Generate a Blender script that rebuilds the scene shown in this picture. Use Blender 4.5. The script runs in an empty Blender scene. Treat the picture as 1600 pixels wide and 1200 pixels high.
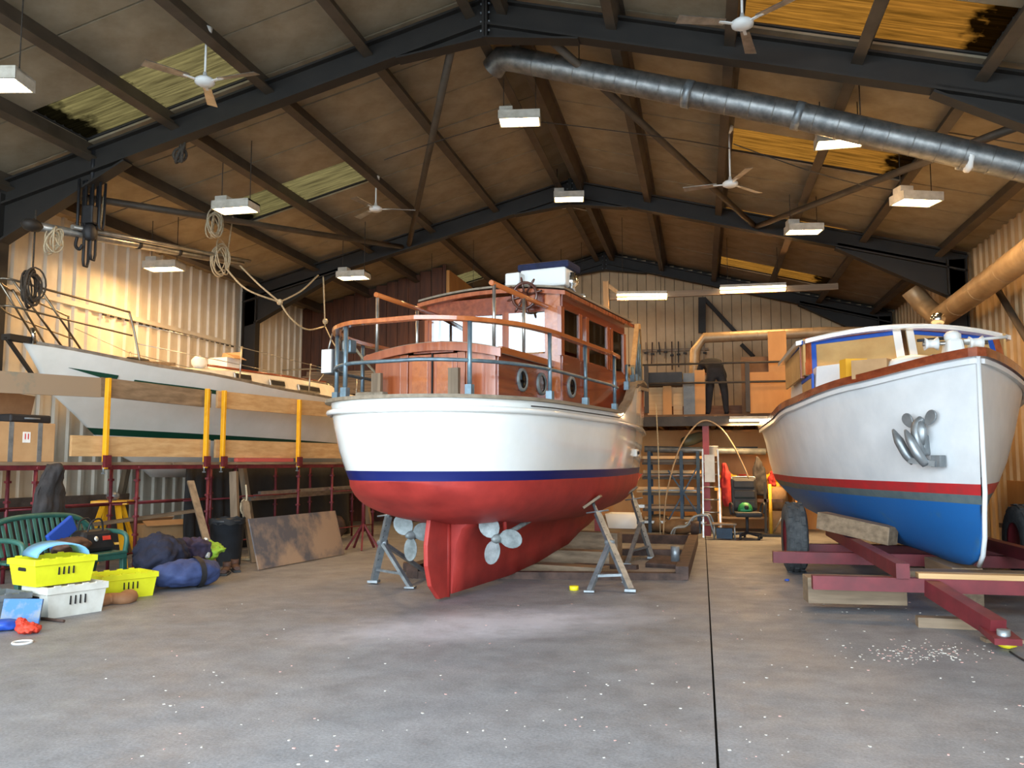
import bpy, bmesh, math, random
from mathutils import Vector, Matrix
random.seed(7)
R=math.radians; PI=math.pi
scene=bpy.context.scene; C=scene.collection
# ---------------- camera ----------------
FPX=1330.0; CH=1.5; YAW=R(12.5); PIT=R(5.24)
cam=bpy.data.cameras.new('camera'); cam.sensor_width=36; cam.sensor_fit='HORIZONTAL'; cam.lens=FPX/1600*36
cam.clip_start=.05; cam.clip_end=200
co=bpy.data.objects.new('camera',cam); C.objects.link(co)
co.location=(0,0,CH); co.rotation_euler=(PI/2+PIT,0,YAW); scene.camera=co
# ---------------- world, daylight, exposure ----------------
def lin(c): return tuple(x/12.92 if x<=.04045 else ((x+.055)/1.055)**2.4 for x in c)
def hexc(r,g,b): return lin((r/255,g/255,b/255))
w=bpy.data.worlds.new('overcast_sky'); scene.world=w; w.use_nodes=True
bg=w.node_tree.nodes['Background']; bg.inputs[0].default_value=(.74,.88,1,1); bg.inputs[1].default_value=13
pl=bpy.data.lights.new('door_portal','AREA'); pl.shape='RECTANGLE'; pl.size=14.4; pl.size_y=5.75
pl.cycles.is_portal=True
po=bpy.data.objects.new('door_portal',pl); C.objects.link(po); po.location=(-2.75,-1.0,2.875); po.rotation_euler=(R(90),0,0)
vs=scene.view_settings; vs.view_transform='Standard'; vs.look='None'; vs.gamma=1; vs.use_curve_mapping=False; vs.exposure=0.0
# ---------------- pixel to place ----------------
_f=Vector((-math.sin(YAW)*math.cos(PIT),math.cos(YAW)*math.cos(PIT),math.sin(PIT))); _r=Vector((math.cos(YAW),math.sin(YAW),0)); _u=_r.cross(_f)
def at(x,y,X=None,Y=None,Z=None):
    d=_f+_r*((x-800)/FPX)-_u*((y-600)/FPX)
    t=X/d.x if X is not None else (Y/d.y if Y is not None else (Z-CH)/d.z)
    return Vector((0,0,CH))+d*t
XR=-2.6; SL=.262; ZC=7.55            # ridge x, roof slope, ceiling height at the ridge
def zc(x): return ZC-SL*abs(x-XR)
def roofat(x,y,side):
    d=_f+_r*((x-800)/FPX)-_u*((y-600)/FPX)
    return Vector((0,0,CH))+d*((ZC+SL*side*XR-CH)/(d.z+SL*side*d.x))
# ---------------- materials ----------------
MATS={}
def mat(name,c,rough=.6,metal=0,c2=None,scale=6,bump=0,bscale=None,kind='noise',stretch=(1,1,1),emit=0,spec=.5,coat=0,lo=.35,hi=.65,trans=0,alpha=1,detail=5):
    m=bpy.data.materials.new(name); m.use_nodes=True; nt=m.node_tree; b=nt.nodes['Principled BSDF']; L=nt.links.new
    col=hexc(*c)+(1,); b.inputs['Base Color'].default_value=col; b.inputs['Roughness'].default_value=rough; b.inputs['Metallic'].default_value=metal
    b.inputs['Specular IOR Level'].default_value=spec; b.inputs['Coat Weight'].default_value=coat; b.inputs['Coat Roughness'].default_value=.06
    b.inputs['Transmission Weight'].default_value=trans; b.inputs['Alpha'].default_value=alpha
    if c2 or bump:
        tc=nt.nodes.new('ShaderNodeTexCoord'); mp=nt.nodes.new('ShaderNodeMapping'); mp.inputs['Scale'].default_value=stretch; L(tc.outputs['Object'],mp.inputs[0])
        n=nt.nodes.new('ShaderNodeTexNoise'); n.inputs['Scale'].default_value=scale; n.inputs['Detail'].default_value=detail; n.inputs['Roughness'].default_value=.6; L(mp.outputs[0],n.inputs['Vector'])
        if c2:
            r=nt.nodes.new('ShaderNodeValToRGB'); r.color_ramp.elements[0].position=lo; r.color_ramp.elements[1].position=hi
            r.color_ramp.elements[0].color=hexc(*c2)+(1,); r.color_ramp.elements[1].color=col
            L(n.outputs['Fac'],r.inputs[0]); L(r.outputs[0],b.inputs['Base Color'])
        if bump:
            n2=n
            if bscale:
                n2=nt.nodes.new('ShaderNodeTexNoise'); n2.inputs['Scale'].default_value=bscale; n2.inputs['Detail'].default_value=4; L(mp.outputs[0],n2.inputs['Vector'])
            bu=nt.nodes.new('ShaderNodeBump'); bu.inputs['Strength'].default_value=bump; bu.inputs['Distance'].default_value=.02; L(n2.outputs['Fac'],bu.inputs['Height']); L(bu.outputs[0],b.inputs['Normal'])
    if emit: b.inputs['Emission Color'].default_value=col; b.inputs['Emission Strength'].default_value=emit
    MATS[name]=m; return m
def wood(name,c,c2,rough=.6,axis=0,coat=0,scale=5):
    st=[14,14,14]; st[axis]=.8
    return mat(name,c,rough,0,c2,scale/5,.15,None,'noise',tuple(st),coat=coat,lo=.3,hi=.7)
mat('hardboard',(128,96,66),.8,0,(108,78,52),3,.05)
mat('steel_dark',(36,32,27),.65,0,(27,24,20),3,.05)
mat('purlin',(84,73,60),.6,.1,(66,57,46),3,.05)
mat('ceil',(152,138,114),.85,0,(130,115,90),2.2,.06,30)
mat('roof_outer',(60,58,55),.8)
mat('joint_dark',(60,52,42),.8)
mat('cream',(226,217,198),.45,0,(206,194,172),1.2,.03,5)
mat('cream2',(196,168,128),.55,0,(172,144,104),1.1,.03,5)
mat('ply_orange',(206,150,84),.6,0,(184,126,64),1.6,.05,20,stretch=(1,1,.3))
mat('brownwood',(96,56,34),.6,0,(66,38,24),2,.1,stretch=(6,6,.6))
mat('white',(238,238,232),.3,0,(226,226,220),3,.01)
mat('whiteplastic',(225,226,222),.4); mat('grayplastic',(110,114,116),.5,0,(92,96,98),6)
mat('galv',(150,150,146),.42,.8,(112,113,112),7,.04); mat('galv_dull',(150,156,158),.45,.6,(118,124,128),9,.08)
mat('alu',(190,188,182),.35,.85,(150,148,142),6); mat('chrome',(215,215,212),.12,1)
mat('duct_tan',(176,152,118),.45,.3,(150,126,94),3,.03)
mat('black',(22,22,24),.6,0,(34,34,36),8,.1); mat('rubber',(50,52,54),.85,0,(74,76,76),9,.4,30)
mat('rope',(196,184,156),.9,0,(160,146,118),40,.4); mat('ropedark',(70,62,52),.9,0,(44,38,32),40,.4)
mat('lampglow',(255,226,170),.4,emit=30); mat('tubeglow',(255,240,205),.4,emit=14)
mat('lampbody',(196,190,176),.5,0,(170,162,146),8)
wood('pine',(214,178,128),(184,142,92)); wood('pine_y',(214,178,128),(184,142,92),axis=1); wood('oldwood',(150,128,102),(104,86,66)); wood('oldwood_y',(150,128,102),(104,86,66),axis=1)
wood('oldwood_z',(140,120,96),(96,80,62),axis=2); wood('pine_z',(206,168,118),(176,132,84),axis=2)
wood('teak',(190,108,54),(156,78,34),.22,1,.6); wood('mahog',(178,98,58),(140,66,34),.25,2,.7); wood('mahog_y',(150,72,42),(108,44,24),.25,1,.7)
wood('teakgrey',(148,134,114),(112,98,80),.7,1)
# ---------------- mesh builder ----------------
class MB:
    def __init__(s,M=None): s.v=[];s.f=[];s.m=[];s.sm=[];s.M=M or Matrix()
    def add(s,vs,fs,mi=0,sm=False,M=None):
        o=len(s.v); T=s.M@M if M else s.M
        s.v+= [T@Vector(p) for p in vs]
        for f in fs: s.f.append([o+i for i in f]); s.m.append(mi); s.sm.append(sm)
        return s
    def box(s,c,d,rz=0,rx=0,ry=0,mi=0,taper=1):
        x,y,z=d[0]/2,d[1]/2,d[2]/2; t=taper
        vs=[(-x,-y,-z),(x,-y,-z),(x,y,-z),(-x,y,-z),(-x*t,-y*t,z),(x*t,-y*t,z),(x*t,y*t,z),(-x*t,y*t,z)]
        M=Matrix.Translation(c)
        if rz or rx or ry: M=M@Matrix.Rotation(rz,4,'Z')@Matrix.Rotation(ry,4,'Y')@Matrix.Rotation(rx,4,'X')
        return s.add(vs,[(3,2,1,0),(4,5,6,7),(0,1,5,4),(1,2,6,5),(2,3,7,6),(3,0,4,7)],mi,False,M)
    def bar(s,a,b,wd,h,mi=0,up=(0,0,1)):
        a=Vector(a);b=Vector(b);d=b-a;L=d.length;y=d/L;u=Vector(up)
        if abs(y.dot(u))>.98:u=Vector((0,1,0)) if abs(y.y)<.9 else Vector((1,0,0))
        x=y.cross(u).normalized();z=x.cross(y)
        M=Matrix((x,y,z)).transposed().to_4x4();M.translation=(a+b)/2
        vs=[(i*wd/2,j*L/2,k*h/2) for k in(-1,1) for i,j in((-1,-1),(1,-1),(1,1),(-1,1))]
        return s.add(vs,[(3,2,1,0),(4,5,6,7),(0,1,5,4),(1,2,6,5),(2,3,7,6),(3,0,4,7)],mi,False,M)
    def tube(s,pts,r,n=8,mi=0,closed=False,caps=True):
        P=[Vector(p) for p in pts];k=len(P);rs=r if isinstance(r,(list,tuple)) else [r]*k
        rings=[];px=None
        for i,p in enumerate(P):
            if closed: t=P[(i+1)%k]-P[i-1]
            else: t=P[min(i+1,k-1)]-P[max(i-1,0)]
            if t.length<1e-9:t=Vector((0,0,1))
            t.normalize()
            if px is None:
                a=Vector((0,0,1)) if abs(t.z)<.9 else Vector((1,0,0)); px=t.cross(a).normalized()
            else:
                px=px-t*px.dot(t)
                px=px.normalized() if px.length>1e-6 else t.orthogonal().normalized()
            py=t.cross(px)
            rings.append([p+(px*math.cos(2*PI*j/n)+py*math.sin(2*PI*j/n))*rs[i] for j in range(n)])
        return s.rings(rings,mi,True,closed,caps)
    def rings(s,rings,mi=0,sm=True,loop=False,caps=True,open_=False,mfun=None):
        n=len(rings[0]);k=len(rings);o=len(s.v)
        s.v+=[s.M@Vector(p) for r_ in rings for p in r_]
        for i in range(k if loop else k-1):
            i2=(i+1)%k
            for j in range(n-1 if open_ else n):
                j2=(j+1)%n
                s.f.append([o+i*n+j,o+i*n+j2,o+i2*n+j2,o+i2*n+j]);s.m.append(mfun(i,j) if mfun else mi);s.sm.append(sm)
        if caps and not loop and not open_:
            s.f.append([o+j for j in range(n)][::-1]);s.m.append(mi);s.sm.append(False)
            s.f.append([o+(k-1)*n+j for j in range(n)]);s.m.append(mi);s.sm.append(False)
        return s
    def lathe(s,prof,n=16,M=None,mi=0,caps=True):
        T=M or Matrix()
        return s.rings([[T@Vector((r*math.cos(2*PI*j/n),r*math.sin(2*PI*j/n),z)) for j in range(n)] for r,z in prof],mi,True,False,caps)
    def prism(s,poly,h,M=None,mi=0):   # polygon in xy, extruded in z by h, centred
        n=len(poly);vs=[(x,y,-h/2) for x,y in poly]+[(x,y,h/2) for x,y in poly]
        fs=[tuple(range(n))[::-1],tuple(range(n,2*n))]+[(i,(i+1)%n,n+(i+1)%n,n+i) for i in range(n)]
        return s.add(vs,fs,mi,False,M)
    def ball(s,c,r,n=10,mi=0,M=None):
        k=n//2;r=Vector(r) if not isinstance(r,(int,float)) else Vector((r,r,r))
        rg=[[Vector(c)+Vector((r.x*math.sin(PI*i/k)*math.cos(2*PI*j/n),r.y*math.sin(PI*i/k)*math.sin(2*PI*j/n),r.z*math.cos(PI*i/k))) for j in range(n)] for i in range(k,-1,-1)]
        rg[0]=[q+Vector((0,0,0)) for q in rg[0]]
        if M: rg=[[M@q for q in g] for g in rg]
        return s.rings(rg,mi,True)
    def build(s,name,mats,parent=None,bevel=0,origin=True,kind=None,loc=None):
        me=bpy.data.meshes.new(name)
        vs=s.v;off=Vector()
        if parent is None and origin:
            xs=[v.x for v in vs];ys=[v.y for v in vs];zs=[v.z for v in vs]
            off=Vector(((min(xs)+max(xs))/2,(min(ys)+max(ys))/2,min(zs)))
        me.from_pydata([v-off for v in vs],[],s.f)
        if isinstance(mats,str):mats=[mats]
        for q in mats: me.materials.append(MATS[q])
        me.polygons.foreach_set('material_index',s.m); me.polygons.foreach_set('use_smooth',s.sm)
        bm=bmesh.new();bm.from_mesh(me);bmesh.ops.remove_doubles(bm,verts=bm.verts,dist=1e-5);bmesh.ops.recalc_face_normals(bm,faces=bm.faces);bm.to_mesh(me);bm.free()
        o=bpy.data.objects.new(name,me);C.objects.link(o);o.location=off
        if parent: o.parent=parent
        if bevel:
            b=o.modifiers.new('bevel','BEVEL');b.width=bevel;b.segments=2;b.limit_method='ANGLE';b.angle_limit=R(40)
        if kind:o['kind']=kind
        return o
def thing(name,label,cat,loc=(0,0,0),rz=0,group=None):
    o=bpy.data.objects.new(name,None);C.objects.link(o);o.location=loc;o.rotation_euler=(0,0,rz);o.empty_display_size=.1
    o['label']=label;o['category']=cat
    if group:o['group']=group
    return o
def tag(o,label,cat,group=None,kind=None):
    o['label']=label;o['category']=cat
    if group:o['group']=group
    if kind:o['kind']=kind
    return o
def struct(o,label=None):
    o['kind']='structure'
    if label:o['label']=label
    return o
def clone(o,loc=None,rz=None,label=None,parent=None):
    c=o.copy();C.objects.link(c)
    if loc is not None:c.location=loc
    if rz is not None:c.rotation_euler=(0,0,rz)
    if parent:c.parent=parent
    if label:c['label']=label
    for ch in list(o.children):
        clone(ch,parent=c)
    return c
def share(name,me,loc,parent,rot=(0,0,0),scale=(1,1,1)):
    o=bpy.data.objects.new(name,me);C.objects.link(o);o.location=loc;o.rotation_euler=rot;o.scale=scale;o.parent=parent;return o
def spline(pts,n=8):
    P=[Vector(p) for p in pts];out=[]
    for i in range(len(P)-1):
        p0=P[max(i-1,0)];p1=P[i];p2=P[i+1];p3=P[min(i+2,len(P)-1)]
        for k in range(n):
            t=k/n;out.append(.5*((2*p1)+(p2-p0)*t+(2*p0-5*p1+4*p2-p3)*t*t+(3*p1-p0-3*p2+p3)*t**3))
    return out+[P[-1]]
def interp(x,pts):
    if x<=pts[0][0]:return pts[0][1]
    for (a,b),(c,d) in zip(pts,pts[1:]):
        if x<=c:
            t=(x-a)/(c-a);t=t*t*(3-2*t)*.5+t*.5;return b+(d-b)*t
    return pts[-1][1]
WL,WR=-10.3,5.15; YB=24.3; YF=-1.0
F1,F2,F3=10.2,17.45,24.0
# ================= setting =================
def concrete():
    m=mat('concrete',(158,155,150),.55); nt=m.node_tree;b=nt.nodes['Principled BSDF'];L=nt.links.new
    tc=nt.nodes.new('ShaderNodeNewGeometry')
    def noise(s,d=6,r=.6):
        n=nt.nodes.new('ShaderNodeTexNoise');n.inputs['Scale'].default_value=s;n.inputs['Detail'].default_value=d;n.inputs['Roughness'].default_value=r;L(tc.outputs['Position'],n.inputs['Vector']);return n.outputs['Fac']
    def ramp(f,p0,p1,c0,c1):
        r=nt.nodes.new('ShaderNodeValToRGB');r.color_ramp.elements[0].position=p0;r.color_ramp.elements[1].position=p1;r.color_ramp.elements[0].color=c0;r.color_ramp.elements[1].color=c1;L(f,r.inputs[0]);return r.outputs[0]
    def mix(f,a,bb,t='MIX'):
        x=nt.nodes.new('ShaderNodeMixRGB');x.blend_type=t
        if isinstance(f,float):x.inputs[0].default_value=f
        else:L(f,x.inputs[0])
        L(a,x.inputs[1])
        if isinstance(bb,tuple):x.inputs[2].default_value=bb
        else:L(bb,x.inputs[2])
        return x.outputs[0]
    base=ramp(noise(.55),.3,.72,hexc(112,112,114)+(1,),hexc(148,149,152)+(1,))
    base=mix(.55,base,ramp(noise(3.2,8,.7),.3,.7,hexc(104,104,106)+(1,),hexc(160,161,164)+(1,)))
    fine=ramp(noise(60,3),.35,.7,(.72,.72,.72,1),(1.08,1.08,1.08,1));base=mix(1.0,base,fine,'MULTIPLY')
    # pale dust patch spread on the floor behind the rudder
    mp=nt.nodes.new('ShaderNodeMapping');mp.vector_type='TEXTURE';mp.inputs['Location'].default_value=(-1.9,7.9,0);mp.inputs['Rotation'].default_value=(0,0,R(-55));mp.inputs['Scale'].default_value=(1.1,2.6,1);L(tc.outputs['Position'],mp.inputs[0])
    g=nt.nodes.new('ShaderNodeTexGradient');g.gradient_type='SPHERICAL';L(mp.outputs[0],g.inputs[0])
    ml=nt.nodes.new('ShaderNodeMath');ml.operation='MULTIPLY';L(g.outputs['Fac'],ml.inputs[0]);L(noise(2.4,8,.75),ml.inputs[1])
    base=mix(ramp(ml.outputs[0],.1,.42,(0,0,0,1),(.8,.8,.8,1)),base,hexc(196,196,204)+(1,))
    # dark scuffs and pale chips
    base=mix(ramp(noise(9,10,.85),.6,.66,(0,0,0,1),(.6,.6,.6,1)),base,hexc(84,82,82)+(1,))
    base=mix(ramp(noise(26,4,.6),.73,.76,(0,0,0,1),(.7,.7,.7,1)),base,hexc(214,212,206)+(1,))
    L(base,b.inputs['Base Color'])
    L(ramp(noise(2.0,6),.3,.7,(.42,.42,.42,1),(.7,.7,.7,1)),b.inputs['Roughness'])
    bu=nt.nodes.new('ShaderNodeBump');bu.inputs['Strength'].default_value=.25;bu.inputs['Distance'].default_value=.01;L(noise(25,6),bu.inputs['Height']);L(bu.outputs[0],b.inputs['Normal'])
concrete()
fl=struct(MB().box((-2.6,11.5,-.16),(16,26,.2)).build('floor','joint_dark',origin=False))
XJ=.05
MB().box(((WL-.3+XJ-.007)/2,11.5,-.05),(XJ-.007-WL+.3,26,.1)).build('slab','concrete',fl); MB().box(((WR+.3+XJ+.007)/2,11.5,-.05),(WR+.3-XJ-.007,26,.1)).build('slab','concrete',fl)
mat('asphalt',(120,120,122),.8,0,(100,100,102),8)
struct(MB().box((-2,-16,-.08),(40,29.9,.1)).build('yard_ground','asphalt',origin=False),'grey yard outside the open shed door')
# corrugated sheet profile running along +x, facing -y
def ribsheet(wd,h,pitch=1/3,dep=.04):
    b=MB();n=int(round(wd/pitch));pts=[]
    for i in range(n):
        x=i*pitch
        pts+=[(x,0),(x+pitch*.62,0),(x+pitch*.7,-dep),(x+pitch*.92,-dep)]
    pts.append((wd,0))
    b.rings([[(x,y,0) for x,y in pts],[(x,y,h) for x,y in pts]],0,False,False,False,True)
    return b
def wall_sheets(name,x,flip,y0,y1,m):
    w_=struct(MB().box((x-flip*.09,(y0+y1)/2,2.8),(.1,y1-y0,5.6)).build(name,'roof_outer',origin=False))
    s=ribsheet(1.0,zc(x)+.02).build('cladding_sheet',m,w_);me=s.data
    y=y0;first=True
    while y<y1-.01:
        o=s if first else share('cladding_sheet',me,(0,0,0),w_)
        # facing inwards: the ribs point to the room
        o.rotation_euler=(0,0,R(90)*flip); o.location=(x,y if flip>0 else y+1.0,0); first=False; y+=1.0
    return w_
wl=wall_sheets('wall_left',WL,1,YF,YB,'cream'); wr=wall_sheets('wall_right',WR,-1,YF,YB,'cream2')
g=MB();g.box((WL+.06,12.2,4.15),(.05,9.6,.08));g.build('girt','cream',wl)
for i in range(22): MB().box((WL+.095,12.9+i*.2,4.08),(.02,.09,.03)).build('clip','steel_dark',wl)
# back wall of vertical boards
wb=struct(MB().box(((WL+WR)/2,YB+.12,3.8),(WR-WL+.4,.1,7.7)).build('wall_back','joint_dark',origin=False))
x=-5.9
while x<WR-.05:
    a=min(x+.262,WR); z1=min(zc(x),zc(a))+.03
    MB().box(((x+a)/2,YB+.045+random.uniform(-.004,.004),z1/2+1.2),(a-x-.014,.06,z1-2.4)).build('board','cream2' if x<2.6 else 'cream2',wb); x+=.262
MB().box((1.0,YB-.02,1.2),(8.2,.05,2.4)).build('plywood_lining','ply_orange',wb)
# brown timber partition across the back left corner
YP=20.6
wp=struct(MB().box(((WL-6.3)/2,YP+.1,2.9),(-6.3-WL,.1,5.75)).build('wall_partition','joint_dark',origin=False),'dark brown timber partition in the back left corner')
x=WL
while x<-6.35:
    a=min(x+.3,-6.3);z1=min(zc(x),zc(a)); MB().box(((x+a)/2,YP+.03,z1/2),(a-x-.012,.05,z1)).build('board','brownwood',wp); x+=.3
MB().box((-6.25,YP+1.8,3.2),(.08,3.6,6.4)).build('return_panel','ply_orange',wp)
# front wall with the big open door behind the camera
wf=struct(MB().box((-10.3,YF-.06,2.8),(.6,.1,5.6)).box((4.85,YF-.06,2.8),(.7,.1,5.6)).box((-2.75,YF-.06,6.75),(14.6,.1,2.0)).build('wall_front','cream2',origin=False))
# door in the left wall past the second frame
dp=at(463,560,X=WL+.06)
d1=struct(MB().box((WL+.06,dp.y,2.2),(.08,.95,2.95)).build('door_1','brownwood',origin=False))
MB().box((WL+.12,dp.y,2.3),(.05,.8,2.6)).build('door_leaf','ply_orange',d1); MB().box((WL+.15,dp.y-.1,2.75),(.01,.22,.3)).build('notice','white',d1); MB().box((WL+.15,dp.y+.1,3.35),(.02,.4,.12)).build('closer','black',d1)
# ---------------- ceiling ----------------
ce=struct(MB().add([(WL-.3,YF,zc(WL)+.12),(XR,YF,ZC+.2),(WR+.3,YF,zc(WR)+.12),(WL-.3,YB+.2,zc(WL)+.12),(XR,YB+.2,ZC+.2),(WR+.3,YB+.2,zc(WR)+.12)],[]).box((XR,11.6,ZC+.25),(.7,25.6,.04)).build('ceiling','roof_outer',origin=False))
OFF=[.0,.3,1.7,3.12,4.55,5.85,7.2,7.9]
PY0=9.1-1.075*9; NB=23
ang=math.atan(SL)
def corr(m,wd,ln):      # corrugated skylight sheet
    b=MB();n=7;
    p_=wd/n;prof=[q for i in range(n) for q in((-wd/2+i*p_,-.0),(-wd/2+i*p_+p_*.6,-.0),(-wd/2+i*p_+p_*.72,.03),(-wd/2+i*p_+p_*.88,.03))]+[(wd/2,0)]
    b.rings([[(-ln/2,y,z) for y,z in prof],[(ln/2,y,z) for y,z in prof]],0,False,False,False,True);return b
def skymat(name,c,c2,dark_end=0):
    m=bpy.data.materials.new(name);m.use_nodes=True;nt=m.node_tree;L=nt.links.new;nt.nodes.remove(nt.nodes['Principled BSDF'])
    t=nt.nodes.new('ShaderNodeBsdfTranslucent');d=nt.nodes.new('ShaderNodeBsdfDiffuse');mx=nt.nodes.new('ShaderNodeMixShader');mx.inputs[0].default_value=.25
    tc=nt.nodes.new('ShaderNodeTexCoord');n=nt.nodes.new('ShaderNodeTexNoise');n.inputs['Scale'].default_value=3;n.inputs['Detail'].default_value=6
    mp=nt.nodes.new('ShaderNodeMapping');mp.inputs['Scale'].default_value=(.5,9,1);L(tc.outputs['Object'],mp.inputs[0]);L(mp.outputs[0],n.inputs['Vector'])
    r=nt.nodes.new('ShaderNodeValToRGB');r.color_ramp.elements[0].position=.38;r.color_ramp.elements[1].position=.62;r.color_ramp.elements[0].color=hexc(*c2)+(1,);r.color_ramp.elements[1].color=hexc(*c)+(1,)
    L(n.outputs['Fac'],r.inputs[0]);sx=nt.nodes.new('ShaderNodeSeparateXYZ');L(tc.outputs['Object'],sx.inputs[0])
    def mth(op,a,v):
        q=nt.nodes.new('ShaderNodeMath');q.operation=op;L(a,q.inputs[0])
        if isinstance(v,(int,float)):q.inputs[1].default_value=v
        else:L(v,q.inputs[1])
        return q.outputs[0]
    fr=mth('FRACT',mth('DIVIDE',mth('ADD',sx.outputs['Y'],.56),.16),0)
    rs=nt.nodes.new('ShaderNodeValToRGB');rs.color_ramp.elements[0].position=.6;rs.color_ramp.elements[0].color=(.42,.42,.42,1);rs.color_ramp.elements[1].position=.72;rs.color_ramp.elements[1].color=(1,1,1,1);e3=rs.color_ramp.elements.new(.97);e3.color=(.42,.42,.42,1);L(fr,rs.inputs[0])  # bright crest lines painted into the sheet colour, pans darker
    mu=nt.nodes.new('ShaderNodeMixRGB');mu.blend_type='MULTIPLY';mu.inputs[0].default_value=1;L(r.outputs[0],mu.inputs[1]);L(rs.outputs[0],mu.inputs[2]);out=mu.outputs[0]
    if dark_end:     # colour darkens, broken up by noise, towards the lower end of the sheet
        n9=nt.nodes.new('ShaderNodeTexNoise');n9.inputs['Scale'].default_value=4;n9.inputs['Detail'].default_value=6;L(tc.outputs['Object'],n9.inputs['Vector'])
        g=mth('ADD',mth('MULTIPLY',sx.outputs['X'],dark_end*1.1),n9.outputs['Fac']);rd=nt.nodes.new('ShaderNodeValToRGB');rd.color_ramp.elements[0].position=.8;rd.color_ramp.elements[0].color=(1,1,1,1);rd.color_ramp.elements[1].position=1.0;rd.color_ramp.elements[1].color=(.03,.03,.03,1);L(g,rd.inputs[0])
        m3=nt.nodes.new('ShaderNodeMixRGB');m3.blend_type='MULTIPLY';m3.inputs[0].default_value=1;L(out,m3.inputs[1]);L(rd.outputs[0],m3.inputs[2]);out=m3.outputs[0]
    L(out,t.inputs[0]);L(out,d.inputs[0]);L(t.outputs[0],mx.inputs[1]);L(d.outputs[0],mx.inputs[2]);L(mx.outputs[0],nt.nodes['Material Output'].inputs[0]);MATS[name]=m
skymat('sky_yellow',(88,75,44),(60,50,28)); skymat('sky_orange',(112,70,22),(80,48,12)); skymat('sky_yellow_darkend',(82,70,40),(54,45,24),-1); skymat('sky_orange_darkend',(108,66,20),(74,44,10),1)
pc={}
skyset=set()
for side in(-1,1):
    for k in range(7):
        a,b_=OFF[k],OFF[k+1]; ln=(b_-a)/math.cos(ang); xm=XR+side*(a+b_)/2
        for j in range(NB):
            y=PY0+(j+.5)*1.075
            if y>YB: continue
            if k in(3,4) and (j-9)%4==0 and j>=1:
                o=corr(None,1.12,ln).build('skylight_sheet',('sky_yellow' if side<0 else 'sky_orange')+('_darkend' if k==4 else ''),ce); o['label']='corrugated translucent %s roof light sheet'%('yellow' if side<0 else 'orange')
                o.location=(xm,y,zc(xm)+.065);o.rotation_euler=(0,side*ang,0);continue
            key=(k,)
            if key not in pc: 
                o=MB().box((0,0,0),(ln-.004,1.045,.03)).build('ceiling_board','ceil',ce);pc[key]=o.data
            else: o=share('ceiling_board',pc[key],(0,0,0),ce)
            o.location=(xm,y,zc(xm)+.03+random.uniform(-.004,.004));o.rotation_euler=(0,side*ang,0)
    # outer sheet above the boards, with holes where the roof lights are
    for k in range(7):
        a,b_=OFF[k],OFF[k+1]; ln=(b_-a)/math.cos(ang); xm=XR+side*(a+b_)/2
        runs=[];y0=YF
        if k in(3,4):
            for j in range(NB):
                if (j-9)%4==0 and j>=1: yy=PY0+j*1.075; runs.append((y0,yy)); y0=yy+1.075
        runs.append((y0,YB+.2))
        m=MB()
        for p,q in runs: m.box((0,(p+q)/2,0),(ln,q-p,.05))
        o=m.build('roof_sheet','roof_outer',ce);o.location=(xm,0,zc(xm)+.09);o.rotation_euler=(0,side*ang,0)
    for k,of in enumerate(OFF[1:7]):
        m=MB(Matrix.Translation((XR+side*of,0,zc(XR+side*of)))@Matrix.Rotation(side*ang,4,'Y'))
        L_=YB-YF; yc=(YB+YF)/2
        m.box((0,yc,-.12),(.06,L_,.26)).box((-side*.03,yc,-.245),(.13,L_,.025)).box((side*.03,yc,.0),(.1,L_,.02))
        m.build('purlin','purlin',ce)
# ---------------- portal frames ----------------
def frame(Y,label,mt='steel_dark',dep=.36):
    t=thing('portal_frame',label,'roof frame',(XR,Y,0)); t['kind']='structure'
    zt=ZC-.1
    for s in(-1,1):
        hw=(WR-XR-.15) if s>0 else (XR-WL-.15)
        a=Vector((0,0,zt));b_=Vector((s*hw,0,zt-SL*hw))
        m=MB();dz=Vector((0,0,1))
        for off,h,wd in((-.015,.03,.2),(-dep/2,dep-.04,.03),(-dep+.015,.03,.2)):
            m.bar(a+dz*off,b_+dz*off,wd,h)
        m.build('rafter',mt,t)
        # haunch under the knee
        k=MB();zb=zt-SL*hw-dep
        M=Matrix.Rotation(R(90),4,'X')
        k.prism([(s*hw,zb-.55),(s*hw,zb+.1),(s*(hw-2.3),zb+.1+SL*2.3),(s*(hw-2.3),zb+SL*2.3-.02),(s*(hw-.35),zb-.45)],.03,M)
        k.bar((s*(hw-2.35),0,zb+SL*2.3-.01),(s*(hw-.3),0,zb-.47),.2,.03); k.build('haunch',mt,t)
        c=MB();zz=zt-SL*hw-.1
        c.box((s*(hw-.02),0,zz/2),(.03,.2,zz)).box((s*(hw-.34),0,zz/2),(.03,.2,zz)).box((s*(hw-.18),0,zz/2),(.3,.03,zz)).box((s*(hw-.18),0,.01),(.45,.3,.02)); c.build('column',mt,t)
        MB().prism([(0,zt-dep-.16),(0,zt-dep+.05),(s*1.15,zt-dep+.05-SL*1.15),(s*1.15,zt-dep-SL*1.15-.02)],.03,M).bar((0,0,zt-dep-.17),(s*1.2,0,zt-dep-SL*1.2-.01),.2,.025).build('apex_haunch',mt,t)
        MB().box((s*.02,0,zt-dep/2-.08),(.03,.22,dep+.2)).build('end_plate',mt,t)
    for i in range(4):
        for sx in(-1,1):
            MB().tube([(sx*.04,-.07,zt-.08-.12*i),(sx*.065,-.07,zt-.08-.12*i)],.016,6).build('bolt','galv_dull',t)
    return t
frame(F1,'dark steel portal frame nearest the big door, in front of the silver duct')
frame(F2,'dark steel portal frame over the middle of the shed, behind the ceiling brace ends')
frame(F3,'dark steel portal frame standing against the panelled back wall',dep=.3)
def brace(a,b_):
    tb=MB().tube([a,b_],.055,10); return tb.build('brace','purlin',ce)
def onframe(px,py,Y): return at(px,py,Y=Y)
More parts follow.
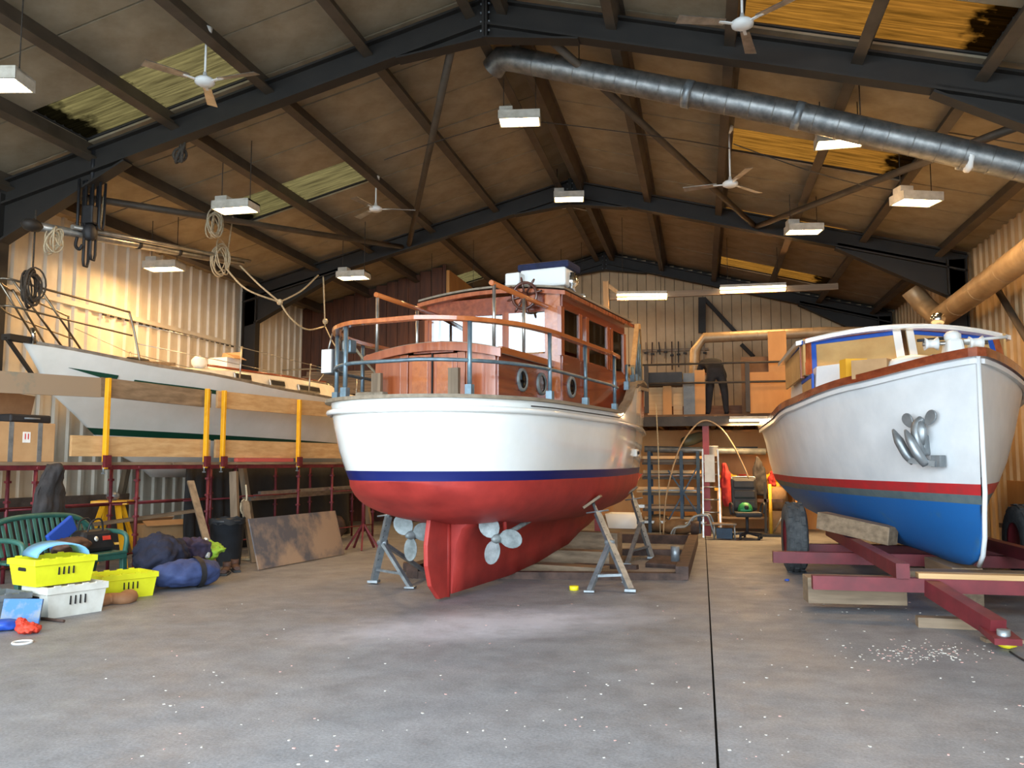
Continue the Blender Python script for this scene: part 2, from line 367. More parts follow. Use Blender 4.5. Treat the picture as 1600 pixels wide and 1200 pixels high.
brace(at(706,72,Y=F1+.1),at(639,382,Y=F2-.1)); brace(at(95,303,Y=F1+.1),at(628,386,Y=F2-.1))
brace(at(858,60,Y=F1+.1),at(1178,352,Y=F2-.1)); brace(at(1640,178,Y=F1+.1),at(1182,354,Y=F2-.1))
brace(at(1545,430,X=WR-.15),at(1640,590,X=WR-.15))
# ================= overhead things =================
def area(name,loc,sx,sy,en,col,parent=None,rot=(0,0,0)):
    l=bpy.data.lights.new(name,'AREA');l.shape='RECTANGLE';l.size=sx;l.size_y=sy;l.energy=en;l.color=col
    o=bpy.data.objects.new(name,l);C.objects.link(o);o.location=loc;o.rotation_euler=rot
    if parent:o.parent=parent
    return o
WARM=(1,.56,.22)
def lamp(p,label,rz=R(0),en=62,chain=None,tilt=0):
    t=thing('low_bay_lamp',label,'lamp',p,rz,'low bay lamps hung from the roof')
    b=MB(); b.box((0,0,.1),(.62,.36,.03)); 
    for sx in(-1,1): b.box((sx*.3,0,.05),(.02,.36,.13))
    for sy in(-1,1): b.box((0,sy*.17,.05),(.62,.02,.13))
    b.build('housing','lampbody',t,.004)
    MB().box((0,0,.0),(.56,.3,.012)).build('glass','lampglow',t)
    MB().box((-.2,0,.16),(.2,.2,.1)).build('gear_box','lampbody',t,.006)
    for sx in(-1,1):
        top=zc(p[0])-p[2]
        MB().tube([(sx*.24,0,.11),(sx*.24,0,top)],.007,5).build('chain','ropedark',t)
    area('lamp_light',(0,0,-.03),.5,.28,en,WARM,t)
    return t
lamp(at(-8,132,X=-6.9),'low bay lamp hung above the yacht bow next to the yellow roof light',R(12))
lamp(at(368,328,X=-6.9),'low bay lamp hung between two yellow roof lights over the scaffold')
lamp(at(256,420,X=-9.2),'low bay lamp hung low beside the left cladding wall, lighting it',R(5),75)
lamp(at(552,434,X=-6.9),'low bay lamp hung at the second roof frame, left of the varnished boat')
lamp(at(812,190,X=-2.55),'low bay lamp under the open mouth of the silver duct',R(8))
lamp(at(889,311,X=-2.55),'low bay lamp hung in front of the second roof frame at its peak',R(8))
lamp(at(1312,224,X=1.9),'low bay lamp half hidden behind the silver duct by an orange roof light')
lamp(at(1432,316,X=3.1),'low bay lamp hung over the foredeck of the blue-bottomed boat',R(20))
lamp(at(1256,362,X=1.9),'low bay lamp hung just in front of the second frame under orange roof light',R(10))
# ceiling fans
def fan(p,label,drop,a0):
    t=thing('ceiling_fan',label,'ceiling fan',p,0,'white three-blade ceiling fans')
    MB().lathe([(.0,-.045),(.07,-.045),(.115,-.02),(.12,.02),(.08,.05),(.03,.07),(.02,.12)],14).build('motor','whiteplastic',t)
    MB().tube([(0,0,.06),(0,0,drop-.05)],.014,8).build('down_rod','whiteplastic',t)
    MB().lathe([(.02,drop-.12),(.06,drop-.06),(.07,drop)],12).build('canopy','whiteplastic',t)
    for k in range(3):
        a=a0+k*2*PI/3; M=Matrix.Rotation(a,4,'Z')
        MB(M).add([(.2,-.05,.0),(.2,.05,.015),(.72,.065,.015),(.72,-.065,-.01),(.2,-.05,.008),(.2,.05,.023),(.72,.065,.023),(.72,-.065,-.002)],[(0,1,2,3),(7,6,5,4),(0,4,5,1),(1,5,6,2),(2,6,7,3),(3,7,4,0)]).build('blade','alu',t)
        MB(M).bar((.09,0,0),(.26,0,.01),.035,.012).build('blade_arm','whiteplastic',t)
    return t
def fan_at(px,py,X,label,a0):
    p=at(px,py,X=X); fan(p,label,zc(X)-.02-p.z,a0)
fan_at(320,128,-5.72,'white ceiling fan below the yellow roof light in front of the first frame',R(115))
fan_at(587,327,-5.72,'white ceiling fan on the left slope behind the first frame',R(20))
fan_at(1160,38,.52,'white ceiling fan beside the orange roof light in front of the first frame',R(80))
fan_at(1141,288,.52,'white ceiling fan hung between two orange roof lights below the silver duct',R(50))
p=at(880,322,Y=18.6);fan(p,'white ceiling fan hung behind the peak of the second frame',zc(p.x)-p.z,R(-75))
# ducts
def duct(pts,r,mt,label,name='spiral_duct',seams=.3,extra=None):
    t=thing(name,label,'duct',pts[0]); o=Vector(pts[0]); P=[Vector(p)-o for p in pts]
    MB().tube(P,r,20,caps=False).tube(P,r-.008,20,caps=False).build('pipe',mt,t)
    for a,b_ in zip(P,P[1:]):
        L=(b_-a).length;n=int(L/seams);d=(b_-a)/max(L,1e-6)
        if L<.7: continue
        for i in range(1,n+1):
            q=a+d*(i*seams); MB().tube([q-d*.006,q+d*.006],r+.004,20).build('seam_ring',mt,t)
    return t
q0=at(770,108,Y=11.3);q1=at(783,92,Y=11.2);q2=at(805,93,Y=11.15);q3=at(1235,178,Y=11.0);q4=at(1700,285,Y=10.9)
dt=duct([q0,q1,q2,q3,q4],.17,'galv','long silver spiral duct with open elbow end under the roof peak')
o=Vector(q0)
for px,py in((1075,147),(1247,181),(1508,243)):
    c=at(px,py,Y=11.0)-o;d=(Vector(q4)-Vector(q3)).normalized(); MB().tube([c-d*.05,c+d*.05],.182,20).build('coupling','galv_dull',dt)
for px,py in((1345,200),(905,115)):
    c=at(px,py,Y=11.05)-o; MB().tube([c,c+Vector((0,0,zc(c.x+o.x)-c.z-o.z))],.008,5).build('hanger_wire','ropedark',dt)
c=at(1512,245,Y=10.95)-o; MB().ball(c,(.08,.19,.2),10).build('tape_wrap','white',dt)
e0=at(1445,478,X=4.45);e1=at(1468,497,X=4.5);e2=at(1640,372,X=4.55)
duct([e0+Vector((-.25,0,.35)),e0,e1,e2],.2,'duct_tan','fat tan extraction pipe running along the right wall',seams=1.2)
g0=at(1084,612,Y=20.2);g1=at(1086,548,Y=20.2);g2=at(1100,528,Y=20.2);g3=at(1290,519,Y=20.2);g4=at(1425,519,Y=20.2)
duct([g0,g1,g2,g3,g4],.12,'duct_tan','bent tan pipe crossing the back wall above the mezzanine',seams=.6)
# fluorescent fittings
def batten(x0,y0,x1,y1,Y,label,wooden=True,en=60):
    a=at(x0,y0,Y=Y);b_=at(x1,y1,Y=Y);t=thing('fluorescent_light',label,'light',a,0,'fluorescent tube lights');d=b_-a
    MB().bar((0,0,.05),d+Vector((0,0,.05)),.09,.06).build('fitting','lampbody',t)
    MB().tube([(0,0,0),d],.022,8).build('tube','tubeglow',t)
    if wooden: MB().bar((0,.06,-.07),d+Vector((0,.06,-.07)),.05,.09).build('batten','pine',t)
    for s in(.12,.88):
        q=d*s
        if Y<18: MB().box(q+Vector((0,.07,.04)),(.05,.14,.04)).build('bracket','steel_dark',t);continue
        MB().tube([q+Vector((0,0,.07)),q+Vector((0,0,zc(a.x+q.x)-a.z-q.z))],.006,5).build('hanger','ropedark',t)
    m=(a+b_)/2; area('tube_light',tuple(d/2+Vector((0,0,-.05))),d.length,.08,en,(1,.6,.25),t)
    return t
batten(664,473,750,469,19.5,'lit fluorescent tube behind the wheelhouse, under the yellow roof light',False)
batten(872,464,914,464,22.5,'lit fluorescent tube over the wheelhouse by the back wall',False)
batten(964,461,1042,460,20.0,'lit fluorescent tube at the left end of the timber lighting rail')
batten(1125,451,1228,447,20.0,'lit fluorescent tube on the timber rail near the right slope')
batten(1140,657,1240,656,17.86,'lit fluorescent tube under the mezzanine floor beside the red post',False,130)
# hanging timber rail with post
a=at(948,566,Y=20.05);b_=at(945,440,Y=20.05)
t=thing('lighting_rail','long timber rail carrying fluorescent tubes on an upright post',"rail",(a.x,a.y,2.55))
MB().box((0,0,(b_.z-2.55)/2),(.13,.1,b_.z-2.55)).build('post','pine_z',t)
c=at(1310,447,Y=20.1);MB().bar((0,.1,at(948,464,Y=20.1).z-2.55),(c.x-a.x,.1,c.z-2.55),.08,.14).build('rail','oldwood',t)
MB().bar((.05,0,b_.z-2.65),(.5,0,b_.z-3.0),.05,.09).build('strut','pine_z',t)
tag(MB().bar(at(1097,465,Y=24.0),at(1097,520,Y=24.0),.2,.14).build('wall_post','steel_dark'),'short dark post on the panelled back wall above the bent pipe','post')
tag(MB().bar(at(1100,466,Y=24.05),at(1150,520,Y=24.05),.1,.1).bar(at(1158,538,Y=24.05),at(1178,558,Y=24.05),.1,.1).build('wall_brace','steel_dark'),'dark diagonal brace on the panelled back wall','brace')
# spars, hoist and ropes hung over the yacht
s0=at(50,352,X=-8.6);s1=at(378,412,X=-8.3)
t=thing('stored_mast','aluminium mast and spars lashed under the roof beside the left wall','mast',s0)
d=s1-s0
MB().tube([(0,0,0),d],.06,10).build('mast_tube','alu',t); MB().tube([d*.12+Vector((.1,0,.06)),d*1.02+Vector((.1,0,.05))],.035,8).build('boom_tube','alu',t); MB().tube([d*.0+Vector((-.08,0,.05)),d*.55+Vector((-.08,0,.05))],.03,8).build('pole_tube','steel_dark',t)
for s in(.42,.62,.8): MB().tube([d*s-d.normalized()*.03,d*s+d.normalized()*.03],.07,10).build('tape_band','blue' if False else 'steel_dark',t)
MB().ball((0,0,0),(.12,.16,.09),8).build('mast_head','steel_dark',t)
for s in(.25,.9):
    q=d*s; MB().tube([q,q+Vector((.1,0,zc(s0.x+q.x)-s0.z-q.z-.1))],.012,6).build('lashing','rope',t)
def coil(px,py,X,r,n,label,mt='rope',rr=.012,drop=None,name='rope_coil'):
    c=at(px,py,X=X);b=MB()
    for k in range(n):
        ra=r*random.uniform(.7,1.1);e=random.uniform(-.25,.25);ph=random.uniform(0,6)
        b.tube([c+Vector((.06*math.sin(a*PI/8+ph)+e*.1,ra*.6*math.cos(a*PI/8)+e*.1,ra*math.sin(a*PI/8)+e*.2)) for a in range(16)],rr,5,closed=True)
    if drop: b.tube([c+Vector((0,0,r*.8)),c+Vector((0,0,drop))],rr,5)
    return tag(b.build(name,mt),label,'rope')
coil(85,375,-8.5,.16,6,'small coil of pale rope hung under the stored mast','rope')
coil(50,448,-8.7,.24,12,'tangled ball of dark rope hanging by a cord over the bow rail','ropedark',drop=1.05)
coil(335,350,-7.9,.24,7,'loops of pale rope bunched round the roof brace','rope',drop=.35)
coil(345,405,-8.2,.3,6,'loose loops of pale rope hanging off the end of the stored mast','rope')
# chain hoist
hp=at(138,296,X=-8.35)
t=thing('chain_hoist','black chain hoist hanging with looped chains over the yacht','hoist',at(138,418,X=-8.35))
top=hp.z-t.location.z+.15
b=MB()
for dx,dy,z0 in((-.05,.0,.0),(.02,.05,.1),(.1,.1,.55),(-.12,-.06,.5)):
    pts=[(dx,dy-.05,top),(dx,dy-.05,z0+.1),(dx,dy-.03,z0+.02),(dx,dy+.03,z0+.02),(dx,dy+.05,z0+.1),(dx,dy+.05,top)]
    b.tube(pts,.02,6)
b.build('chain','black',t); MB().box((0,0,.75),(.18,.16,.26)).ball((0,0,.5),(.1,.12,.14),8).build('hoist_body','black',t,.02); MB().tube(spline([(-.12,-.1,.42),(-.14,-.1,.3),(-.08,-.1,.24),(-.03,-.1,.3)],5),.022,6).build('hook','black',t)
MB().tube([(0,0,top-.02),(0,0,top+.45)],.03,6).build('sling','black',t)
coil(283,240,-6.6,.12,4,'short dark strap dangling from the first roof frame','ropedark',.02)
# slung rope between roof and varnished boat
k1=at(437,472,X=-7.4);k2=at(508,510,X=-7.2)
b=MB();
b.tube(spline([at(352,418,X=-8.1),at(385,452,X=-7.7),k1],8),.016,6);b.tube(spline([at(375,415,X=-8.1),at(405,445,X=-7.7),k1],8),.016,6)
b.tube(spline([k1,at(470,455,X=-7.3),at(497,430,X=-7.3)],8),.016,6);b.tube(spline([k1,at(455,498,X=-7.3),at(480,515,X=-7.2),k2],8),.016,6);b.tube([at(505,432,X=-7.2),k2],.014,6)
b.tube(spline([k2,at(522,538,X=-6.6),at(540,560,X=-5.9)],6),.012,6)
b.ball(k1,.06,8).ball(k2+Vector((0,0,.1)),.06,8)
tag(b.build('slung_rope','rope'),'pale knotted rope slung from the roof towards the varnished boat','rope')
# cables looping under the roof
for px,lb in(([(838,190,-1.9),(925,200,-.9),(1060,218,.2),(1140,232,.5)],'thin dark cable looping from the lamp to the right slope'),([(1146,225,.6),(1250,262,1.9),(1330,285,2.6),(1400,298,3.1)],'thin dark cable crossing the orange roof lights'),([(600,250,-5.2),(680,222,-4.2),(770,195,-3.0),(800,190,-2.7)],'thin dark cable looping along the left slope to the lamp')):
    P=[at(x,y,Y=12.4+.25*k) for k,(x,y,X) in enumerate(px)]
    tag(MB().tube(spline(P,6),.008,5).build('ceiling_cable','ropedark'),lb,'cable')
# ================= varnished motor cruiser on stands =================
mat('gloss_white',(240,240,236),.12,0,(232,232,226),1.5,.004,coat=.5); mat('stripe_blue',(20,30,92),.3)
mat('antifoul_red',(172,52,44),.55,0,(148,40,34),3,.05,40); mat('prop_bronze',(150,158,158),.6,.3,(104,112,112),7,.15)
mat('post_grey',(120,140,150),.4,.5,(92,110,120),8); mat('dark_in',(26,22,20),.8)
mat('glass',(200,216,220),.02,0,spec=.8,coat=1); mat('navy_cloth',(28,36,72),.85,0,(20,26,52),10,.2)
def glassmat():
    m=bpy.data.materials.new('pane_glass');m.use_nodes=True;nt=m.node_tree;nt.nodes.remove(nt.nodes['Principled BSDF']);L=nt.links.new
    g=nt.nodes.new('ShaderNodeBsdfGlossy');g.inputs['Roughness'].default_value=.02;t=nt.nodes.new('ShaderNodeBsdfTransparent');t.inputs[0].default_value=(.75,.8,.8,1)
    f=nt.nodes.new('ShaderNodeFresnel');f.inputs[0].default_value=1.9;mx=nt.nodes.new('ShaderNodeMixShader');L(f.outputs[0],mx.inputs[0]);L(t.outputs[0],mx.inputs[1]);L(g.outputs[0],mx.inputs[2]);L(mx.outputs[0],nt.nodes['Material Output'].inputs[0]);MATS['pane_glass']=m
glassmat()
V=Vector
mc=thing('motor_cruiser','white motor cruiser with red bottom, blue boot stripe and varnished wooden cabins','boat',(-2.78,9.2,0),R(-12.5))
def hb(s,s0,s1,W):
    sa=s0+1.7;sb=2.0
    if s<sa: return W*max(0,1-((sa-s)/(sa-s0))**2.3)**(1/2.3)
    if s<sb: return W
    return W*max(0,1-((s-sb)/(s1-sb))**1.4)
def capz(s): return interp(s,[(-1.5,2.14),(2.4,2.15),(2.9,2.3),(3.7,2.66),(5,2.8),(8,2.95)])
def bodyD(s): return interp(s,[(-1.13,.0),(-.95,.2),(-.5,.42),(0,.5),(1,.58),(3,.62),(5,.55),(6.5,.4),(7.5,.03)])
ROWS=[(1.31,1.14,-1.12,7.45),(1.41,1.17,-1.16,7.5),(1.62,1.21,-1.24,7.58),(1.85,1.24,-1.3,7.68),(2.0,1.255,-1.33,7.74),(None,1.27,-1.35,7.85)]
NU=44
def umap(i): 
    u=i/NU; return .5*(1-math.cos(PI*u))*.55+.45*u*u*(3-2*u) if u<1 else 1
us=[umap(i) for i in range(NU+1)]
rings=[]
for u in us:
    half=[]
    for zr,W,s0,s1 in reversed(ROWS):
        s=s0+(s1-s0)*u; half.append((hb(s,s0,s1,W),s,zr if zr else capz(s)))
    z0,W,s0,s1=ROWS[0];s=s0+(s1-s0)*u;w0=hb(s,s0,s1,W);D=bodyD(s)
    for k in range(7,-1,-1):
        ta=k/8; half.append((w0*math.sin(ta*PI/2)**.85 if k else 0,s,z0-D*math.cos(ta*PI/2)**.9))
    ring=[V(p) for p in half]+[V((-p[0],p[1],p[2])) for p in reversed(half[:-1])]
    rings.append(ring)
n=len(rings[0]);nr=len(ROWS)
def hm(i,j):
    k=j if j<n//2 else n-2-j
    return 0 if k<nr-2 else (1 if k==nr-2 else 2)
MB().rings(rings,0,True,False,False,True,hm).build('hull',['gloss_white','stripe_blue','antifoul_red'],mc)
def edge(off,dz,s_from=-1.35,s_to=7.85,N=60,side=None):
    out=[]
    for i in range(N+1):
        u=umap(i*NU/N) if False else .5*(1-math.cos(PI*i/N)); s=s_from+(s_to-s_from)*u
        out.append(V((hb(s,-1.35,7.85,1.27)+off,s,capz(s)+dz)))
    return out
eg=edge(0,0); full=[V((-p.x,p.y,p.z)) for p in reversed(eg)]+eg[1:]
def ribbon(path,wd,h):   # rectangular moulding along a path
    rg=[]
    for i,p in enumerate(path):
        t=(path[min(i+1,len(path)-1)]-path[max(i-1,0)]);t.z=0
        if t.length<1e-6: t=V((1,0,0))
        t.normalize();nn=V((t.y,-t.x,0))
        rg.append([p+nn*wd/2+V((0,0,h/2)),p-nn*wd/2+V((0,0,h/2)),p-nn*wd/2-V((0,0,h/2)),p+nn*wd/2-V((0,0,h/2))])
    return MB().rings(rg,0,False)
ribbon(full,.12,.035).build('cap_rail','teakgrey',mc)
zr_=[V((p.x,p.y,p.z)) for p in full]
rub=[]
for i in range(61):
    s=-1.36+(9.15)*(.5*(1-math.cos(PI*i/60))); rub.append(V((hb(s,-1.36,7.79,1.265)+.015,s,2.02+.0*s)))
rubf=[V((-p.x,p.y,p.z)) for p in reversed(rub)]+rub[1:]
MB().tube(rubf,.032,8).build('rubbing_strake','gloss_white',mc)
MB().tube([V((p.x*1.006,p.y,p.z-.07)) for p in edge(.012,0,-.4,4.5,30)],.006,4).build('cove_line','dark_in',mc)
dk=MB();dr=[]
for i in range(41):
    s=-1.3+9.05*(.5*(1-math.cos(PI*i/40)));w_=max(hb(s,-1.35,7.85,1.27)-.02,0);dr.append([V((-w_,s,min(capz(s),2.16)-.05)),V((w_,s,min(capz(s),2.16)-.05))])
dk.rings(dr,0,False,False,False,True).build('deck','teakgrey',mc)
# keel, rudder, propellers
def kz(s): return interp(s,[(0,.05),(1.5,.07),(2.2,.12),(3.5,.27),(4.2,.46),(5.5,.78),(6.5,1.02),(7.2,1.25)])
kr=[]
for i in range(25):
    s=.03+7.1*i/24; zb=1.31-bodyD(s); k=kz(s); top=max(zb+.08,k+.05)
    prof=[(.05,k),(.07,k+(top-k)*.35),(.1,k+(top-k)*.65),(.17,k+(top-k)*.85),(.32*min(1,(7.3-s)/2),top)]
    kr.append([V((x,s,z)) for x,z in prof]+[V((-x,s,z)) for x,z in reversed(prof)])
MB().rings(kr,0,True).build('keel','antifoul_red',mc)
ru=thing;rp=[(-.03,.9),(-.40,.93),(-.47,.62),(-.46,.4),(-.38,.18),(-.2,.02),(-.03,.02)]
M=Matrix.Rotation(R(90),4,'Y')@Matrix.Rotation(R(90),4,'Z')   # polygon (s,z) -> local yz
rud=MB().prism(rp,.055,M).build('rudder','antifoul_red',mc,.012)
MB().tube([(0,0,.02),(0,0,.95)],.04,10).build('rudder_post','antifoul_red',rud); MB().tube([(.045,.09,.06),(.035,.2,.4)],.012,6).build('stay_bar','antifoul_red',rud)
def prop(x,s,z,angs):
    p=MB().lathe([(.0,-.12),(.03,-.1),(.05,-.03),(.055,.06),(.05,.1)],12,Matrix.Translation((x,s,z))@Matrix.Rotation(R(-90),4,'X')).build('propeller','prop_bronze',mc)
    for a in angs:
        M=Matrix.Translation((x,s,z))@Matrix.Rotation(-R(a),4,'Y')@Matrix.Rotation(R(18),4,'X')
        pol=[(.03,-.03)]+[(.165+.135*math.cos(t),.112*math.sin(t)) for t in [R(-150+300*i/14) for i in range(15)]]+[(.03,.03)]
        MB(M).prism(pol,.014,Matrix.Rotation(R(90),4,'X')).build('blade','prop_bronze',p,.005)
    MB().tube([(x,s+.05,z),(x,s+1.3,z+.22)],.03,8).build('shaft','prop_bronze',p)
    MB().tube([(x,s+.2,z+.03),(x*.92,s+.26,z+.42)],.025,8).box((x*.92,s+.28,z+.4),(.16,.2,.03),ry=R(-25 if x>0 else 25)).build('shaft_bracket','antifoul_red',p)
prop(.55,.15,.66,(128,2,248)); prop(-.55,.15,.66,(135,15,265))
MB().lathe([(.0,-.01),(.085,0),(.085,.02)],14,Matrix.Translation((.72,.75,.93))@Matrix.Scale(.6,4,(0,1,0))@Matrix.Rotation(R(150),4,'Y')).build('skin_fitting','prop_bronze',mc)
ex=MB().box((hb(4.3,-1.3,7.68,1.24)+.0,4.3,1.64),(.06,.12,.11)).build('exhaust_plate','whiteplastic',mc,.01); MB().box((hb(4.3,-1.3,7.68,1.24)+.02,4.3,1.64),(.06,.05,.05)).build('exhaust_hole','dark_in',ex)
# aft cabin
AW,A0,A1=.76,-.3,1.15;WW=.93
ac=MB().box((0,(A0+A1)/2+.02,2.36),(2*AW-.04,A1-A0-.04,.6)).build('aft_cabin_core','mahog',mc)
for x0,x1 in((-AW,-.42),(-.42,-.32),(.3,.4),(.4,AW)):
    MB().box(((x0+x1)/2,A0-.01+(.0 if x1-x0>.2 else -.012),2.37),(x1-x0-.006,.04,.64)).build('bulkhead_panel','mahog',mc,.004)
for x0,x1 in((-.315,-.015),(-.0,.295)):
    dd=MB().box(((x0+x1)/2,A0-.015,2.37),(x1-x0,.035,.62)).build('cabin_door','mahog',mc,.004)
    MB().box(((x0+x1)/2,A0-.036,2.4),(x1-x0-.1,.02,.46)).build('door_panel','teak',dd,.004)
MB().box((-.007,A0-.036,2.37),(.016,.03,.64)).build('door_gap','dark_in',mc)
MB().box((.02,A0-.05,2.7),(.5,.04,.025)).build('door_rail','mahog_y',mc)
for s in(-1,1):
    MB().box((s*AW,(A0+A1)/2,2.37),(.04,A1-A0,.66)).build('cabin_side','mahog_y',mc)
    for sp in(.3,.85,1.4):
        AX=AW if sp<1.1 else WW
        ph=MB().lathe([(.135,0),(.135,.025),(.108,.034),(.095,.02)],18,Matrix.Translation((s*(AX+.015),sp,2.42))@Matrix.Rotation(s*R(90),4,'Y'),0,False).build('porthole','prop_bronze',mc)
        MB().lathe([(0,.014),(.098,.014)],16,Matrix.Translation((s*(AX+.015),sp,2.42))@Matrix.Rotation(s*R(90),4,'Y'),0,False).build('port_glass','pane_glass',ph)
        MB().lathe([(0,.006),(.098,.006)],16,Matrix.Translation((s*(AX+.015),sp,2.42))@Matrix.Rotation(s*R(90),4,'Y'),0,False).build('port_back','dark_in',ph)
def camber(w,s0,s1,z,cr,th,mt,name,parent,nose=0):
    rg=[]
    for s in(s0,s1):
        top=[V((x*w,s-(nose*(1-x*x) if s==s0 else 0),z+cr*(1-x*x))) for x in[i/6-1 for i in range(13)]]
        rg.append(top+[p-V((0,0,th)) for p in reversed(top)])
    return MB().rings(rg,0,False).build(name,mt,parent)
camber(AW+.09,A0-.1,A1,2.7,.11,.06,'teakgrey','cabin_roof',mc)
camber(AW+.1,A0-.12,A0-.09,2.69,.11,.09,'mahog','roof_fascia',mc)
for s in(-1,1): MB().box((s*(AW+.07),(A0+A1)/2,2.68),(.05,A1-A0+.15,.07)).build('roof_edge','teak',mc)
# handrails over the aft cabin
for s in(-1,1):
    ends=(A0-.02,.55,1.12) if s<0 else (A0-.05,.42,1.25)
    r_=MB().tube([(s*.74,ends[0]-.05,3.4),(s*.76,ends[2]+(.05 if s<0 else .9),3.38)],.03,8).build('hand_rail','teak',mc)
    for y in ends: MB().tube([(s*.75,y,2.7),(s*.75,y,3.39)],.02,8).build('rail_post','alu',r_)
# wheelhouse
W0,W1,WW=1.12,3.6,.93
def panel(a,b_,z0,z1,mt,name,th=.04,par=mc): return MB().bar((a[0],a[1],(z0+z1)/2),(b_[0],b_[1],(z0+z1)/2),th,z1-z0).build(name,mt,par)
panel((-WW,W0),(WW,W0),2.2,2.82,'mahog','wheelhouse_dado')
panel((-WW,W0),(WW,W0),3.34,3.56,'mahog_y','window_head')
xs=[-WW,-.34,.2,.72]
for x in(-WW+.05,-.36,.2): MB().box((x,W0,3.08),(.09,.06,.55)).build('window_post','mahog',mc)
MB().box((.83,W0,2.95),(.2,.06,1.2)).build('corner_panel','teak',mc)
for a,b_ in((-.86,-.4),(-.31,.155),(.245,.73)):
    o=MB().box(((a+b_)/2,W0-.0,3.09),(b_-a,.012,.5),rz=R(7)).build('window_pane','pane_glass',mc)
MB().box((0,(W0+W1)/2,2.2),(2*WW-.1,W1-W0,.05)).build('wheelhouse_sole','oldwood',mc)
for s in(-1,1):
    panel((s*WW,W0),(s*WW,W1),2.2,2.8,'mahog_y','wheelhouse_side'); panel((s*WW,W0),(s*WW,W1),3.36,3.56,'mahog_y','side_head')
    for y in(W0,1.75,2.0,2.85,3.0,W1): MB().box((s*WW,y,3.08),(.05,.1,.6)).build('side_post','mahog',mc)
    for a,b_ in((1.2,1.7),(2.08,2.8),(3.07,3.55)): MB().box((s*WW,(a+b_)/2,3.08),(.012,b_-a,.56)).build('side_pane','pane_glass',mc)
panel((-WW,W1),(WW,W1),2.2,2.85,'mahog','front_panel'); panel((-WW,W1),(WW,W1),3.36,3.56,'mahog','front_head')
for x in(-.9,-.3,.3,.9): MB().box((x,W1,3.1),(.07,.05,.55)).build('front_post','mahog',mc)
camber(WW+.1,W0-.12,W1+.25,3.55,.09,.05,'mahog','wheelhouse_roof',mc)
camber(WW+.09,W0-.11,W1+.2,3.6,.09,.025,'teakgrey','roof_canvas',mc)
# forward trunk cabin
MB().box((0,4.6,2.5),(1.3,2.0,.5)).build('fore_cabin','mahog_y',mc); camber(.72,3.55,5.7,2.74,.07,.05,'teakgrey','fore_cabin_roof',mc)
# steering wheel on the wheelhouse
cx,cz=.52,3.52
wh=MB();cc=V((cx,W0-.16,cz)); wh.tube([cc+V((.16*math.cos(a*PI/12),0,.16*math.sin(a*PI/12))) for a in range(24)],.02,6,closed=True)
wh.lathe([(0,-.05),(.04,-.05),(.045,.05),(0,.05)],10,Matrix.Translation(cc)@Matrix.Rotation(R(90),4,'X'))
wood('dark_wood',(92,48,34),(60,30,22),.3,2,.4);wo=wh.build('steering_wheel','dark_wood',mc)
for k in range(8):
    a=k*PI/4+.2;dv=V((math.cos(a),0,math.sin(a))); MB().tube([cc+dv*.03,cc+dv*.15,cc+dv*.2,cc+dv*.235],[.014,.012,.016,.01],6).build('spoke','dark_wood',wo)
MB().box((cx,W0-.07,cz-.06),(.3,.12,.14)).build('wheel_box','mahog',mc)
# roof gear
lf=MB().box((.62,1.45,3.8),(.62,.35,.24)).build('life_raft_case','whiteplastic',mc,.03); MB().box((.62,1.5,3.95),(.7,.45,.1)).build('raft_cover','navy_cloth',lf,.03)
MB().box((.28,1.25,3.76),(.2,.28,.2)).build('roof_locker','whiteplastic',mc,.02)
MB().lathe([(0,0),(.07,.0),(.05,.06),(.09,.1),(.09,.2),(.05,.22),(.06,.25),(0,.26)],14,Matrix.Translation((.92,1.5,3.62))).build('roof_lamp','chrome',mc)
# deck rail round the stern
def hbp(s,ins=.06): return max(hb(s,-1.35,7.85,1.27)-ins,0)
path=[]
for i in range(41):
    s=2.6+(-1.29-2.6)*math.sin(PI/2*i/40); path.append(V((hbp(s),s,2.91)))
rail=path+[V((-p.x,p.y,p.z)) for p in reversed(path[:-1])]
rl=MB();rg=[]
ribbon(rail,.09,.045).build('teak_rail','teak',mc,.012)
mid=[V((p.x,p.y,2.5)) for p in rail]
MB().tube(mid,.02,8).build('mid_rail','post_grey',mc)
def spost(s,side,ztop=2.9,z0=None,r=.024):
    x=side*hbp(s); z0=capz(s) if z0 is None else z0
    o=MB().tube([(x,s,z0),(x,s,ztop)],r,8).build('stanchion','post_grey',mc)
    MB().box((x,s,z0+.06),(.07,.07,.12)).build('socket','post_grey',o)
for s in(-1.0,.1,1.2,2.4): spost(s,1); 
for s in(-1.22,-.75,.05,1.3,2.4): spost(s,-1)
# bow rail with timber cap
bt=[V((hbp(s),s,z)) for s,z in((4.2,2.95),(5.2,3.75),(5.9,3.85),(6.8,3.5),(7.4,3.1))]
for sd in(-1,1):
    q=[V((p.x*sd,p.y,p.z)) for p in bt]; MB().bar(q[0],q[1],.07,.09).bar(q[1],q[2],.07,.09).bar(q[2],q[3],.07,.09).bar(q[3],q[4],.07,.09).build('bow_rail','pine_y',mc)
    for s,z in((3.4,2.9),(4.2,2.95),(4.9,3.5),(5.6,3.8),(6.4,3.65),(7.1,3.28)): spost(s,sd,z)
